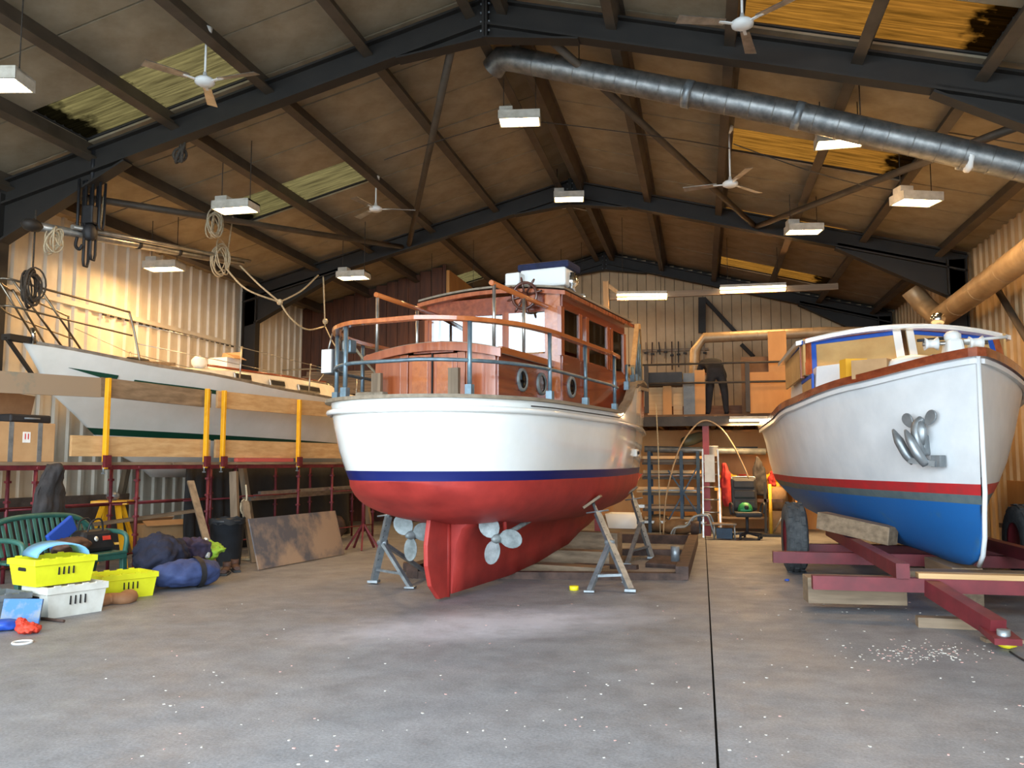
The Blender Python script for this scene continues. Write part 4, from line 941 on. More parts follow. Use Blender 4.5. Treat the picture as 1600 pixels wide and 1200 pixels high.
# things on the yacht deck
My=Matrix.Translation((YO.x,YO.y,0))@Matrix.Rotation(YA,4,'Z')
t=thing('carton','open printed carton with flaps up on the yacht coachroof','box',My@V((.25,4.1,ysh(4.1)+.37)),R(-8))
MB().box((0,0,.11),(.42,.34,.22)).build('carton_body','whiteplastic',t); MB().box((.27,0,.24),(.22,.34,.012),ry=R(25)).build('flap','cardboard',t); MB().box((-.25,0,.22),(.16,.34,.012),ry=R(8)).build('flap','cardboard',t); MB().box((0,.2,.28),(.42,.012,.16),rx=R(-20)).build('flap','cardboard',t)
tag(MB(My).ball((.3,3.35,ysh(3.35)+.38),(.13,.16,.12),10).build('white_bag','whiteplastic'),'small white plastic bag on the yacht coachroof next to the carton','bag')
# ---------------- scaffold staging ----------------
SA=V((-7.8,9.87,0)); SD=V((.66,3.3,0)).normalized(); SN=V((-SD.y,SD.x,0))   # SN points to the wall
ZD=1.5
def S(l,o,z): return SA+SD*l+SN*o+V((0,0,z))
sc=thing('scaffold_staging','dark red trestle scaffold with plank deck alongside the yacht','scaffold',S(2.6,.4,0))
so=sc.location.copy()
def sb(b,name,mt,par=sc,bevel=0):
    b.v=[v-so for v in b.v];return b.build(name,mt,par,bevel)
lp=[-2.7,-.9,.65,2.0,2.6,4.2,5.2,6.6]
for k,l in enumerate(lp):
    for o_ in((0,.5) if k not in(3,) else (0,)):
        b=MB();b.tube([S(l,o_,0),S(l,o_,ZD-.06)],.024,8); u=sb(b,'upright','scaf_red')
        for z in(.5,.75,1.0,1.25): sb(MB().box(S(l,o_,z),(.06,.06,.03)),'collar','scaf_red',u)
    sb(MB().tube([S(l,-.05,ZD-.07),S(l,.55,ZD-.07)],.024,8),'transom_tube','scaf_red')
for a,b_ in zip(lp,lp[1:]):
    if b_-a>1.2:
        for z in(.25,.95): sb(MB().tube([S(a,0,z),S(b_,0,z)],.012,6),'ledger','scaf_red')
    sb(MB().tube([S(a,.5,.9),S(b_,.5,.9)],.016,6),'ledger','scaf_red')
sb(MB().bar(S(-3,-.02,ZD-.07),S(6.7,-.02,ZD-.07),.04,.06),'edge_tube','scaf_red')
for l0,l1,o_ in((-3,1.2,.06),(1.25,6.9,.06),(-3,2.4,.3),(2.45,6.9,.3)):
    sb(MB().bar(S(l0,o_,ZD-.02),S(l1,o_,ZD-.02),.225,.04),'deck_plank','oldwood_y')
# yellow guard posts with clamps
def ypost(l,h0,h1,label):
    t=thing('guard_post',label,'post',S(l,-.06,h0),math.atan2(-SD.x,SD.y),'yellow guard posts clamped to the scaffold')
    MB().box((0,0,(h1-h0)/2),(.07,.05,h1-h0)).build('tube','yellow_paint',t,.006); MB().box((.04,-.0,.1),(.05,.1,.16)).build('clamp','scaf_red',t); MB().tube([(.0,-.02,-.06),(.0,-.02,.06)],.012,6).bar((-.03,-.02,-.06),(.03,-.02,-.06),.01,.02).build('wing_screw','galv_dull',t)
ypost(.05,1.41,2.62,'yellow guard post on the scaffold above the green bench')
ypost(1.87,1.41,2.62,'yellow guard post left of the gap between the upper boards')
ypost(2.23,1.41,2.62,'yellow guard post right of the gap between the upper boards')
ypost(4.1,1.41,2.6,'yellow guard post on the scaffold nearest the varnished boat')
def sboard(l0,l1,o_,z,h,label,mt='oldwood_y',th=.04,dz=0): 
    a=S(l0,o_,z);b_=S(l1,o_,z+dz); return tag(MB().bar(a,b_,th,h).build('staging_board',mt),label,'board','boards held by the yellow guard posts')
mat('board_stained',(150,132,110),.7,0,(104,120,112),1.2,.1,lo=.38,hi=.46)
sboard(-2.3,-.0,.03,2.42,.26,'stained guard board with a teal paint patch above the boxes','board_stained',dz=.07); sboard(.0,2.03,.03,2.5,.26,'grey weathered guard board between the first yellow posts','oldwood_y',dz=-.03); sboard(2.17,6.8,.03,2.48,.27,'long pale guard board behind the last yellow posts','pine_y',dz=.0)
sboard(-.4,2.05,.04,1.71,.27,'pale toe board standing on the scaffold deck below the green line','pine_y'); sboard(2.17,6.8,.04,1.71,.28,'long pale toe board on the scaffold deck beside the varnished boat','pine_y')
tag(MB().prism([(-.9,-.2),(.9,-.05),(.95,.2),(-.9,.35)],.03,Matrix.Translation(S(-1.5,.56,2.15))@Matrix.Rotation(math.atan2(SD.y,SD.x),4,'Z')@Matrix.Rotation(R(90),4,'X')).build('plywood_offcut','hardboard'),'brown plywood offcut leaning behind the carton on the scaffold','board')
# carton and tool case on the deck
q=S(-1.05,.25,ZD)
t=thing('moving_carton','large brown carton with silver tape standing on the scaffold deck','box',q,math.atan2(SD.y,SD.x))
MB().box((0,0,.24),(.78,.5,.48)).build('carton_body','cardboard',t,.008)
for x in(-.2,.18): MB().box((x,-.252,.24),(.06,.004,.48)).build('tape_strip','galv_dull',t)
MB().box((0,-.253,.3),(.1,.004,.13)).build('label','white',t); 
for x in(-.02,.02): MB().box((x,-.256,.31),(.012,.003,.07)).build('print_mark','red_line',t)
t=thing('tool_case','flat dark plastic case lying on top of the brown carton','case',q+V((0,0,.482)),math.atan2(SD.y,SD.x)); MB().box((.1,0,.05),(.55,.38,.1)).build('case_body','black',t,.02); MB().tube([(.0,-.2,.05),(.02,-.23,.05),(.18,-.23,.05),(.2,-.2,.05)],.012,6).build('handle','grayplastic',t)
tag(MB().box((-.55,-.1,0),(.4,.1,.06)).build('stub','oldwood') if False else MB().bar(S(-2.2,-.06,ZD+.03),S(-1.55,-.06,ZD+.03),.09,.05).build('red_rail',mat('rail_red',(196,90,80),.6) and 'rail_red'),'short red painted rail lying on the scaffold deck edge','rail'); tag(MB().bar(S(2.6,.0,ZD+.035),S(4.0,.0,ZD+.035),.08,.06).build('red_rail','rail_red'),'long red painted rail lying below the pale toe board','rail')
# ================= things on the floor at the left =================
mat('crate_yellow',(226,226,40),.45,0,(214,212,32),5); mat('crate_white',(216,214,204),.5,0,(198,194,182),5); mat('navy',(34,38,58),.9,0,(24,26,42),7,.5,14); mat('purple_cloth',(62,50,74),.9,0,(46,38,56),7,.5,14)
mat('hivis',(150,190,60),.7,0,(120,160,44),5,.4,12); mat('reflective',(214,218,214),.3,.3); mat('duffel',(62,78,124),.75,0,(46,60,100),5,.4,10); mat('case_blue',(34,76,170),.5); mat('sky_blue',(120,176,216),.5); mat('brown_leather',(92,66,54),.7,0,(70,48,40),6,.3); mat('kraft',(170,126,90),.75,0,(140,98,66),3,.2)
mat('glove_red',(214,66,44),.7,0,(190,50,34),9,.3); mat('old_blue',(56,110,170),.6,0,(120,128,134),4,.05,lo=.4,hi=.5); mat('bin_black',(40,44,50),.5,0,(28,32,36),6); mat('tarp_black',(30,29,30),.8,0,(20,20,20),3,.5,5); mat('coat_dark',(56,52,52),.9,0,(40,38,38),7,.5,14); mat('ply_stained',(166,138,112),.7,0,(92,88,90),1.6,.08,lo=.42,hi=.58)
def lumpy(b,c,r,seed,n=14,amp=.18,M=None):
    rnd=random.Random(seed);k=n//2;ph=[rnd.uniform(0,6) for _ in range(6)]
    rg=[]
    for i in range(k,-1,-1):
        ring=[]
        for j in range(n):
            th=PI*i/k;fi=2*PI*j/n
            q=1+amp*(math.sin(3*fi+ph[0]+2*th)+.7*math.sin(5*fi+ph[1]-3*th)+.6*math.sin(4*th+ph[2]+fi))*math.sin(th)
            z=r[2]*math.cos(th)*(1+.0*q)
            ring.append(V((c[0]+r[0]*q*math.sin(th)*math.cos(fi),c[1]+r[1]*q*math.sin(th)*math.sin(fi),c[2]+max(z*(.85+.15*q),-r[2]*.9))))
        rg.append(ring)
    if M: rg=[[M@p for p in g] for g in rg]
    return b.rings(rg,0,True)
def crumple(o,st=.06,size=.18,sub=2):
    s=o.modifiers.new('sub','SUBSURF');s.levels=sub;s.render_levels=sub
    tx=bpy.data.textures.new('folds','CLOUDS');tx.noise_scale=size;tx.noise_depth=2;tx.noise_type='HARD_NOISE'
    m=o.modifiers.new('folds','DISPLACE');m.texture=tx;m.strength=st;m.mid_level=.4;m.texture_coords='LOCAL'
    return o
# plastic garden bench, length along local y, front towards +x
be=thing('garden_bench','dark green plastic garden bench in front of the scaffold','bench',(-7.15,8.5,0),R(-7))
def bb(b,n_,p=be): return b.build(n_,'bench_green',p,.008)
for y in(-.72,.72):
    bb(MB().bar((.22,y,.02),(.2,y,.42),.06,.07),'front_leg'); bb(MB().bar((-.32,y,.02),(-.2,y,.44),.06,.07),'rear_leg')
    bb(MB().tube(spline([(.22,y,.4),(.24,y,.6),(.1,y,.66),(-.25,y,.66)],5),.03,8),'arm_rest'); bb(MB().bar((-.22,y,.42),(-.34,y,.72),.06,.08),'back_post')
for k in range(6): bb(MB().box((-.17+.08*k,0,.42),(.07,1.46,.03)),'seat_slat')
bb(MB().box((.24,0,.39),(.03,1.46,.09)),'seat_front')
top=spline([(-.33,-.74,.68),(-.36,-.5,.84),(-.37,0,.88),(-.36,.5,.84),(-.33,.74,.68)],6); bb(MB().tube(top,.035,8),'top_rail')
for k in range(17):
    y=-.64+.08*k; z=.86-.14*(abs(y)/.7)**2.4; bb(MB().bar((-.23,y,.46),(-.355,y,z),.045,.016,up=(1,0,0)),'back_slat')
# bags on the bench
t=thing('tool_bag','black canvas tool bag with looped handles on the green bench','bag',(-7.12,8.95,.437),R(-7))
MB().box((0,0,.13),(.26,.56,.26),taper=.75).build('bag_body','black',t,.05)
for x in(-.07,.07): MB().tube(spline([(x,-.14,.22),(x*1.3,-.1,.36),(x*1.3,.04,.38),(x,.1,.22)],6),.012,6).build('handle','black',t)
MB().lathe([(0,0),(.03,0),(.03,.006),(0,.006)],12,Matrix.Translation((.13,-.06,.16))@Matrix.Rotation(R(75),4,'Y')).build('badge','reflective',t); MB().box((.13,.1,.16),(.006,.12,.05),ry=R(-14)).build('red_print','glove_red',t)
b=MB();lumpy(b,(-7.05,8.5,.55),(.17,.28,.11),4);crumple(tag(b.build('leather_bag','brown_leather'),'slumped brown leather bag on the green bench','bag'),.06,.15)
tag(MB().box((-7.12,8.45,.7),(.05,.42,.2),rx=R(30)).build('blue_case','case_blue',bevel=.015),'flat blue plastic case leaning on the brown leather bag','case')
def crate(name,label,loc,rz,mt,d=(.6,.4,.24),group=None):
    t=thing(name,label,'crate',loc,rz,group);x,y,h=d[0]/2,d[1]/2,d[2];tp=.9
    b=MB()
    def ringz(s,z,i=0): return [V((sx*(x*s-i),sy*(y*s-i),z)) for sx,sy in((-1,-1),(1,-1),(1,1),(-1,1))]
    b.rings([ringz(tp,0),ringz(1,h*.8),ringz(1.0,h),ringz(1.0,h,.012),ringz(tp,.012,.012)],0,False); b.build('body',mt,t)
    for s in(-1,1):
        MB().box((0,s*(y+.008),h*.88),(2*x+.03,.02,h*.22)).build('rim_long',mt,t,.004); MB().box((s*(x+.008),0,h*.88),(.02,2*y+.03,h*.22)).build('rim_short',mt,t,.004)
        for k in range(4): MB().box((-.07+.05*k,s*(y*.975),h*.52),(.008,.03,h*.28)).build('slot','dark_in',t)
        MB().box((s*(x*.975),0,h*.62),(.03,.12,.035)).build('hand_hole','dark_in',t,.008)
        for q in(-.7,-.25,.25,.7): MB().box((q*x,s*(y+.008),h*1.0),(.06,.02,.02)).build('rim_lug',mt,t)
    return t
q=G(178,938)+V((-.1,.25,0)); crate('stacking_crate','yellow plastic crate alone on the floor by the blue duffel bag',q,R(62),'crate_yellow',(.6,.42,.27))
q1=G(80,968)+V((-.12,.32,0))
crate('stacking_crate','white plastic crate under the upper yellow crate',q1,R(70),'crate_white',(.6,.42,.3)); crate('stacking_crate','yellow plastic crate stacked on top of the white crate',q1+V((-.12,-.05,.305)),R(72),'crate_yellow',(.62,.44,.26))
q2=q1+V((-.34,-.6,0)); crate('stacking_crate','grey plastic crate on the floor touching the white crate',q2,R(72),'grayplastic',(.56,.4,.27))
b=MB(Matrix.Translation(q1+V((-.15,.02,.57)))@Matrix.Rotation(R(60),4,'Z'));rg=[[V((.25*math.cos(a)*1.0,yy,.13*math.sin(a))) for a in [PI*i/10 for i in range(11)]]+[V((.235*math.cos(a),yy,.115*math.sin(a))) for a in [PI*(10-i)/10 for i in range(11)]] for yy in(-.2,.2)]
b.rings(rg,0,True);tag(b.build('curved_sheet','sky_blue'),'pale blue curved plastic sheet arched over the top yellow crate','sheet')
tag(MB().box(G(26,979)+V((0,.05,.12)),(.36,.02,.24),rz=R(12),rx=R(-15)).build('blue_plate','old_blue'),'worn blue painted plate leaning on the grey crate','plate')
b=MB();lumpy(b,G(44,990)+V((0,0,.045)),(.12,.1,.05),8);lumpy(b,G(30,988)+V((.0,.02,.06)),(.07,.06,.07),9);crumple(tag(b.build('work_gloves','glove_red'),'crumpled red work gloves on the floor by the blue plate','gloves'),.05,.06)
b=MB();lumpy(b,G(5,985)+V((0,0,.05)),(.14,.12,.05),11);tag(b.build('blue_rag','case_blue'),'dark blue rag on the floor beside the red gloves','rag')
b=MB();c=G(35,1005);b.tube([c+V((.075*math.cos(k*PI/8),.075*math.sin(k*PI/8),.008)) for k in range(16)],.009,6,closed=True);tag(b.build('white_ring','whiteplastic'),'white plastic ring lying alone on the floor','ring')
tag(MB().tube([G(58,968)+V((0,0,.015)),G(100,973)+V((0,0,.015))],.014,8).build('metal_bar','rust'),'short dark metal bar on the floor beside the white crate','bar')
# kraft coloured moulded pieces on the floor
P=[G(112,950),G(130,952),G(165,945),G(190,944),G(198,938)]
tag(MB().tube([p+V((0,.05,.07)) for p in spline(P,4)],[.09,.1,.1,.1,.09,.09,.085,.085,.08,.08,.08,.08,.09,.09,.1,.09,.07],10).build('paper_roll','kraft'),'crumpled length of brown paper lying in front of the yellow crate','paper').scale=(1,1,.8)
tag(MB().box(G(120,930)+V((0,.15,.1)),(.5,.3,.03),rz=R(20),rx=R(12)).build('board_offcut','brown_leather',bevel=.01),'brown board offcut lying behind the brown paper','board')
# clothes and bags heap
def heap(name,mt,label,cat,px,py,z,r,seed,dy=0,amp=.16,n=18):
    c=G(px,py);b=MB();lumpy(b,(c.x,c.y+dy,z),r,seed,n,amp);return crumple(tag(b.build(name,mt),label,cat),.12,.16)
heap('jacket','navy','dark navy jacket bundled on top of the duffel bag heap','jacket',212,922,.34,(.34,.34,.3),3,.45); heap('jacket','purple_cloth','purple grey jacket bundled next to the navy one','jacket',262,912,.36,(.24,.26,.18),5,.5)
hv=heap('jacket','hivis','lime hi-vis jacket with reflective bands on the duffel bag','jacket',297,905,.33,(.26,.22,.12),6,.35)
for dx,dzz,r_ in((.02,.1,.25),(.1,-.03,-.3)): MB().box((dx,-.18,.14+dzz*.6),(.05,.05,.2),ry=r_,rx=R(-35)).build('reflective_band','reflective',hv,.01)
c=G(270,922)+V((.05,.2,.16));t=thing('duffel_bag','slumped blue duffel bag with black strap on the floor','bag',(c.x,c.y,0),R(62))
b=MB();lumpy(b,(0,0,.17),(.48,.22,.18),12,20,.07);crumple(b.build('bag_body','duffel',t),.05,.2); b=MB();rg=[[V((xx,.235*math.cos(a),.17+.195*math.sin(a))) for a in [2*PI*i/16 for i in range(16)]] for xx in(.06,.13)];b.rings(rg,0,True,False,False);b.build('strap','black',t)
for px,py,k in((352,898,0),(368,893,1)):
    c=G(px,py);t=thing('work_boot','worn grey work boot on the floor beside the leaning plank' if k==0 else 'worn grey work boot behind its pair near the rope','boot',c,R(-70+20*k)); MB().rings([[V((-.13+u*.26,.05*math.sin(a)*(.8+.3*math.sin(u*3)),.03+(.05+.05*(1-u))*(.5+.5*math.cos(a)))) for a in [2*PI*i/10 for i in range(10)]] for u in(0,.2,.5,.8,1)],0,True).build('upper','brown_leather',t); MB().box((0,0,.015),(.28,.1,.03)).build('sole','rubber',t,.01); MB().lathe([(.05,.05),(.055,.16),(.045,.16)],10,Matrix.Translation((-.08,0,0)),0,False).build('shaft','brown_leather',t)
# cardboard box, yellow trestle, bin, planks
c=G(225,868)+V((-.1,.5,0)); t=thing('cardboard_box','battered open cardboard box behind the clothes heap','box',c,R(60)); MB().box((0,0,.24),(.75,.45,.48)).build('box_body','cardboard',t); MB().box((0,-.26,.5),(.72,.18,.012),rx=R(25)).build('flap','cardboard',t); MB().box((0,.28,.52),(.72,.18,.012),rx=R(-30)).build('flap','cardboard',t)
c=at(176,785,Y=10.9);t=thing('yellow_trestle','yellow folding trestle step under the scaffold','trestle',(c.x,c.y,0),R(20))
for sx in(-1,1):
    for sy in(-1,1): MB().bar((sx*.3,sy*.3,.0),(sx*.1,sy*.1,c.z-.02),.07,.04).build('leg','yellow_paint',t)
MB().box((0,0,c.z),(.5,.35,.06)).build('top','yellow_paint',t,.01); MB().ball((0,0,c.z+.09),(.1,.1,.07),10).build('clear_cup','galv_dull',t)
for z in(.35,.65): MB().bar((-.25+z*.15,-.28+z*.2,z),(.25-z*.15,-.28+z*.2,z),.05,.03).build('step','yellow_paint',t)
c=G(328,890)+V((-.08,.55,0));t=thing('dustbin','black plastic dustbin lined with a clear bag under the scaffold','bin',c); MB().lathe([(.2,0),(.25,.62),(.26,.62),(.26,.66),(.235,.66),(.19,.03)],20,None,0,False).build('bin_body','bin_black',t)
b=MB();rg=[[V(((.258+.012*math.sin(7*a+zz*30))*math.cos(a),(.258+.012*math.sin(5*a))*math.sin(a),.6+zz+.015*math.sin(9*a))) for a in [2*PI*i/28 for i in range(28)]] for zz in(0,.03,.06,.08)];b.rings(rg,0,True,False,False);b.build('bin_liner','tarp_black',t)
tag(MB().bar(G(334,892)+V((0,0,.05)),S(1.5,-.14,1.22),.1,.03).build('leaning_plank','oldwood_z'),'grey plank leaning in front of the black dustbin','plank')
tag(MB().bar(G(370,880)+V((-.3,.5,0)),G(370,880)+V((-.45,.6,1.35)),.12,.07).build('timber_prop','oldwood_z'),'upright grey timber prop under the scaffold beside the bin','timber'); tag(MB().bar(G(395,885)+V((-.2,.4,0)),G(385,885)+V((-.4,.6,.9)),.1,.05).build('timber_prop','oldwood_z'),'short slanting timber prop behind the stained plywood','timber')
for k in range(3): tag(MB().bar(S(3.3,.1+.1*k,.98-.05*k),S(6.9,.1+.1*k,1.02-.05*k),.06,.06).build('alloy_pole','alu'),['topmost','middle','lowest'][k]+' long aluminium pole laid under the scaffold deck','pole')
a=G(404,892);b_=G(538,867);d=(b_-a).normalized();n_=V((-d.y,d.x,0)); mid=(a+b_)/2
o=MB().bar(a+V((0,0,.36))+n_*.1,b_+V((0,0,.36))+n_*.1,.02,.72,up=tuple(V((0,0,1))+n_*.28)).build('plywood_sheet','ply_stained');tag(o,'stained plywood sheet leaning against the scaffold uprights','board')
# hanging white rope
c=at(383,800,X=-6.95);b=MB();b.tube(spline([c+V((0,0,.42)),c+V((.02,0,.2)),c+V((-.02,0,0)),c+V((.03,0,-.3)),V((c.x+.1,c.y,.03))],6),.014,6)
for k in range(5): b.tube([c+V((.04*math.sin(k),.06*math.cos(a)*(1+.1*k),.02*k+.11*math.sin(a))) for a in [2*PI*i/12 for i in range(12)]],.013,5,closed=True)
for k in range(7): b.tube([V((c.x+.1+.05*k,c.y-.1+.03*k,.02))+V((.14*math.cos(a),.1*math.sin(a),.012*(k%2))) for a in [2*PI*i/12 for i in range(12)]],.013,5,closed=True)
tag(b.build('white_rope','rope'),'white rope hanging from the scaffold and heaped on the floor','rope')
# dark coat, tarpaulin, added dark sheets and boards below the deck
c=at(80,790,X=-7.62);b=MB();rg=[]
for z,wd,of in((1.5,.07,0),(1.42,.16,0),(1.2,.22,.0),(.9,.27,-.03),(.62,.3,-.06),(.55,.28,-.06)):
    rg.append([V((c.x+.09*math.sin(a)+.02*math.sin(5*a+z*9),c.y+of+wd*math.cos(a)*(1+.12*math.sin(4*a+z*7)),z)) for a in [2*PI*i/20 for i in range(20)]])
b.rings(rg,0,True);crumple(tag(b.build('hanging_coat','coat_dark'),'long dark work coat hanging from the scaffold deck by the bench','coat'),.1,.22)
def sheet(name,l0,l1,o_,z0,z1,mt,label,cat,wv=.05):
    N=24;rg=[]
    for z in[z0+(z1-z0)*i/6 for i in range(7)]:
        f=[S(l0+(l1-l0)*i/N,o_+wv*math.sin(i*1.3+z*2)*(1-.5*(z-z0)/(z1-z0)),z) for i in range(N+1)]; rg.append(f+[p+SN*.012 for p in reversed(f)])
    return tag(MB().rings(rg,0,True).build(name,mt),label,cat)
sheet('tarpaulin',2.2,3.3,.62,.02,1.42,'tarp_black','black tarpaulin hanging behind the dustbin under the scaffold','tarpaulin'); sheet('tarpaulin',3.4,6.9,.75,.02,1.44,'tarp_black','long black sheet added for darkness behind the aluminium poles','tarpaulin')  # the long black sheet is added to darken the space behind the poles
sheet('hardboard_sheet',-3.2,-1.2,.75,.0,1.42,'hardboard','brown hardboard standing under the scaffold behind the bench','board',0)
sheet('tarpaulin',-1.1,2.0,1.6,.02,1.0,'coat_dark','grey sheet added to darken the low wall behind the yellow trestle','tarpaulin')  # sheet put in to darken the lower cladding
tag(MB().bar(S(-.6,.3,.62),S(2.1,.3,.75),.14,.04).build('shelf_plank','oldwood_y'),'loose plank lying across the scaffold ledgers by the trestle','plank')
for k,(l,o_) in enumerate(((4.7,.35),(5.3,.3),(5.9,.4))):
    heap('machine_part','rust',['rusty machine part stored under the scaffold behind the plywood','round rusty drum under the scaffold end','rusty bracket heap beside the round drum'][k],'scrap',0,900,0,(.1,.1,.1),k) if False else None
    q=S(l,o_,0);b=MB();lumpy(b,(q.x,q.y,.22),(.2,.22,.24),20+k);tag(b.build('machine_part','rust'),['rusty machine part stored behind the stained plywood','rusty lump of machinery beside the scaffold end upright','rusty bracket heap at the far scaffold end'][k],'scrap')
# tripod stand in front of the scaffold end
c=G(567,858);t=thing('tripod_stand','dark red screw-jack tripod stand left of the motor cruiser','stand',c)
MB().tube([(0,0,.3),(0,0,1.42)],.035,8).build('column','scaf_red',t)
for k in range(5): a=k*2*PI/5; MB().bar((0,0,.45),(.3*math.cos(a),.3*math.sin(a),.0),.03,.03).build('leg','scaf_red',t)
MB().tube([(0,0,1.1),(.1,0,1.2)],.014,6).box((0,0,1.43),(.12,.12,.03)).build('screw_head','scaf_red',t)
# ================= mezzanine and workshop at the back =================
ZM=at(1100,646,Y=18.0).z; YM=18.0
mat('mezz_steel',(70,62,54),.6,.3,(54,48,42),4); mat('blue_steel',(44,66,86),.55,.3,(34,52,70),6,.1); mat('post_red',(122,36,40),.5,.1,(100,28,32),4); mat('coat_red',(168,40,36),.8,0,(138,30,28),6,.3,10); mat('green_plastic',(26,130,72),.5); mat('chair_black',(34,35,38),.6,0,(46,47,50),6,.2); mat('fire_red',(190,26,28),.35); mat('jean_dark',(24,25,30),.9,0,(34,35,42),9,.3); mat('skin',(198,150,124),.6); mat('hair_dark',(38,30,26),.8); mat('timber_red',(120,86,60),.7,0,(94,64,44),3,.1,stretch=(1,8,8)); mat('machine_yellow',(214,170,52),.5,0,(190,148,40),6); mat('sack',(120,96,70),.9,0,(96,76,54),5,.4,12); mat('olive',(86,82,58),.5)
mz=struct(MB().box(((-2.3+WR)/2,(YM+YB)/2+.1,ZM-.03),(WR+2.3,YB-YM-.2,.05)).build('mezzanine_floor','hardboard',origin=False),'timber mezzanine floor across the back of the shed')
xm=(-2.3+WR)/2;xw=WR+2.25
MB().box((xm,YM,ZM-.16),(xw,.1,.2)).build('edge_beam','mezz_steel',mz); MB().box((xm,YM+1.3,ZM+.12),(xw,.04,.24)).build('kick_board','timber_red',mz)
for k in range(13): MB().box((-2.1+k*.6,(YM+YB)/2,ZM-.13),(.06,YB-YM-.1,.16)).build('joist','pine_y',mz)
for px in(1103,): 
    c=at(px,700,Y=YM+.05); MB().box((c.x,c.y,(ZM-.26)/2),(.13,.13,ZM-.26)).build('post','post_red',mz)
for x in(-2.15,4.9): MB().box((x,YM+.05,(ZM-.26)/2),(.13,.13,ZM-.26)).build('post','post_red',mz)
# railing
t=thing('mezzanine_railing','dark steel railing along the front edge of the mezzanine','railing',(xm,YM,ZM)); 
for z in(at(1100,568,Y=YM).z-ZM,at(1100,598,Y=YM).z-ZM): MB().tube([(-xw/2,0,z),(xw/2-.1,0,z)],.022,8).build('rail','mezz_steel',t)
for px in(1168,1010,1320): c=at(px,600,Y=YM);MB().box((c.x-xm,0,.52),(.09,.07,1.0)).build('post','mezz_steel',t)
def panelpx(x0,y0,x1,y1,Y,mt,label,name='ply_panel',cat='board',th=.03):
    a=at(x0,y1,Y=Y);b_=at(x1,y0,Y=Y)
    if name!='cabinet': a.z=ZM-.004
    return tag(MB().box(((a.x+b_.x)/2,Y,(a.z+b_.z)/2),(b_.x-a.x,th,b_.z-a.z)).build(name,mt),label,cat)
panelpx(1172,579,1300,636,YM+.12,'ply_orange','large plywood panel closing the railing on the mezzanine'); panelpx(1201,517,1228,578,YM+.3,'ply_orange','tall narrow plywood panel standing on the mezzanine'); panelpx(1158,557,1200,580,YM+.6,'hardboard','brown board standing behind the railing by the person')
panelpx(1012,583,1066,604,YM+.35,'chair_black','dark cabinet top standing behind the mezzanine railing','cabinet','cabinet',.5); panelpx(1068,583,1085,625,YM+.3,'grayplastic','grey panel standing upright on the mezzanine left of the person'); panelpx(1086,578,1101,626,YM+.32,'ply_orange','pale plywood strip beside the grey panel on the mezzanine'); panelpx(1036,603,1049,625,YM+.25,'ply_orange','short plywood block under the dark cabinet top'); panelpx(1012,606,1036,622,YM+.4,'pine','pale timber box end below the dark cabinet')
panelpx(1052,606,1066,624,YM+.4,'pine','small pale timber piece beside the plywood block')
# tools on the back wall
t=thing('tool_rack','wall rack of clamps and hand tools on the panelled back wall','tool rack',at(1050,548,Y=YB-.1)); o=t.location.copy()
MB().box((0,0,.02),(2.0,.06,.07)).build('rail','oldwood',t); MB().box((.1,.0,-.85),(2.4,.25,.05)).build('shelf','oldwood',t)
rnd=random.Random(3)
for k in range(11):
    x=-.9+.18*k;h=rnd.uniform(.35,.8); MB().bar((x,-.06,.25),(x+rnd.uniform(-.04,.04),-.06,.25-h),.035,.03).build('clamp_bar',['steel_dark','oldwood_z','rust'][k%3],t); MB().box((x,-.08,.1-h*.3),(.1,.05,.05)).build('clamp_jaw','steel_dark',t)
for k in range(6): MB().lathe([(.05,0),(.05,.12),(.03,.15)],8,Matrix.Translation((-.6+.22*k,-.05,-.82))).build('jar',['whiteplastic','machine_yellow','galv_dull'][k%3],t)
# person bent over behind the railing
pc_=at(1120,650,Y=YM+.5); pz=ZM
pe=thing('person','person in dark jacket and trousers bending forward on the mezzanine','person',(pc_.x,pc_.y,pz),R(12))
def skinbody(name,V_,E_,Rr,mt,parent,sub=2,root=0):
    me=bpy.data.meshes.new(name);me.from_pydata(V_,E_,[]);o_=bpy.data.objects.new(name,me);C.objects.link(o_);o_.parent=parent
    m=o_.modifiers.new('skin','SKIN');m.use_smooth_shade=True
    for i,r_ in enumerate(Rr): me.skin_vertices[0].data[i].radius=(r_,r_) if not isinstance(r_,tuple) else r_
    me.skin_vertices[0].data[root].use_root=True
    s=o_.modifiers.new('sub','SUBSURF');s.levels=sub;s.render_levels=sub;me.materials.append(MATS[mt]);return o_
vv=[(0,0,.92),(-.11,.0,.86),(-.15,-.02,.48),(-.17,.02,.09),(-.18,-.0,.05),(.11,0,.86),(.17,-.03,.48),(.21,.03,.09),(.22,.0,.05),
    (0,.1,1.06),(0,.32,1.14),(0,.52,1.12),(0,.6,1.08),(-.2,.5,1.1),(-.28,.52,.86),(-.2,.68,.7),(.2,.5,1.1),(.3,.45,.86),(.26,.6,.66),(-.18,.14,.03),(.22,.16,.03)]
ee=[(0,1),(1,2),(2,3),(3,4),(4,19),(0,5),(5,6),(6,7),(7,8),(8,20),(0,9),(9,10),(10,11),(11,12),(11,13),(13,14),(14,15),(11,16),(16,17),(17,18)]
rr_=[(.17,.13),.115,.085,.06,.055,.115,.085,.06,.055,(.18,.14),(.2,.14),(.19,.12),.07,.085,.06,.045,.085,.06,.045,.04,.04]
skinbody('body',vv,ee,rr_,'jean_dark',pe)
hd=MB();hd.ball((0,.74,1.0),(.085,.11,.12),14).build('head','skin',pe); MB().ball((0,.72,1.035),(.095,.12,.115),14).build('hair','hair_dark',pe)
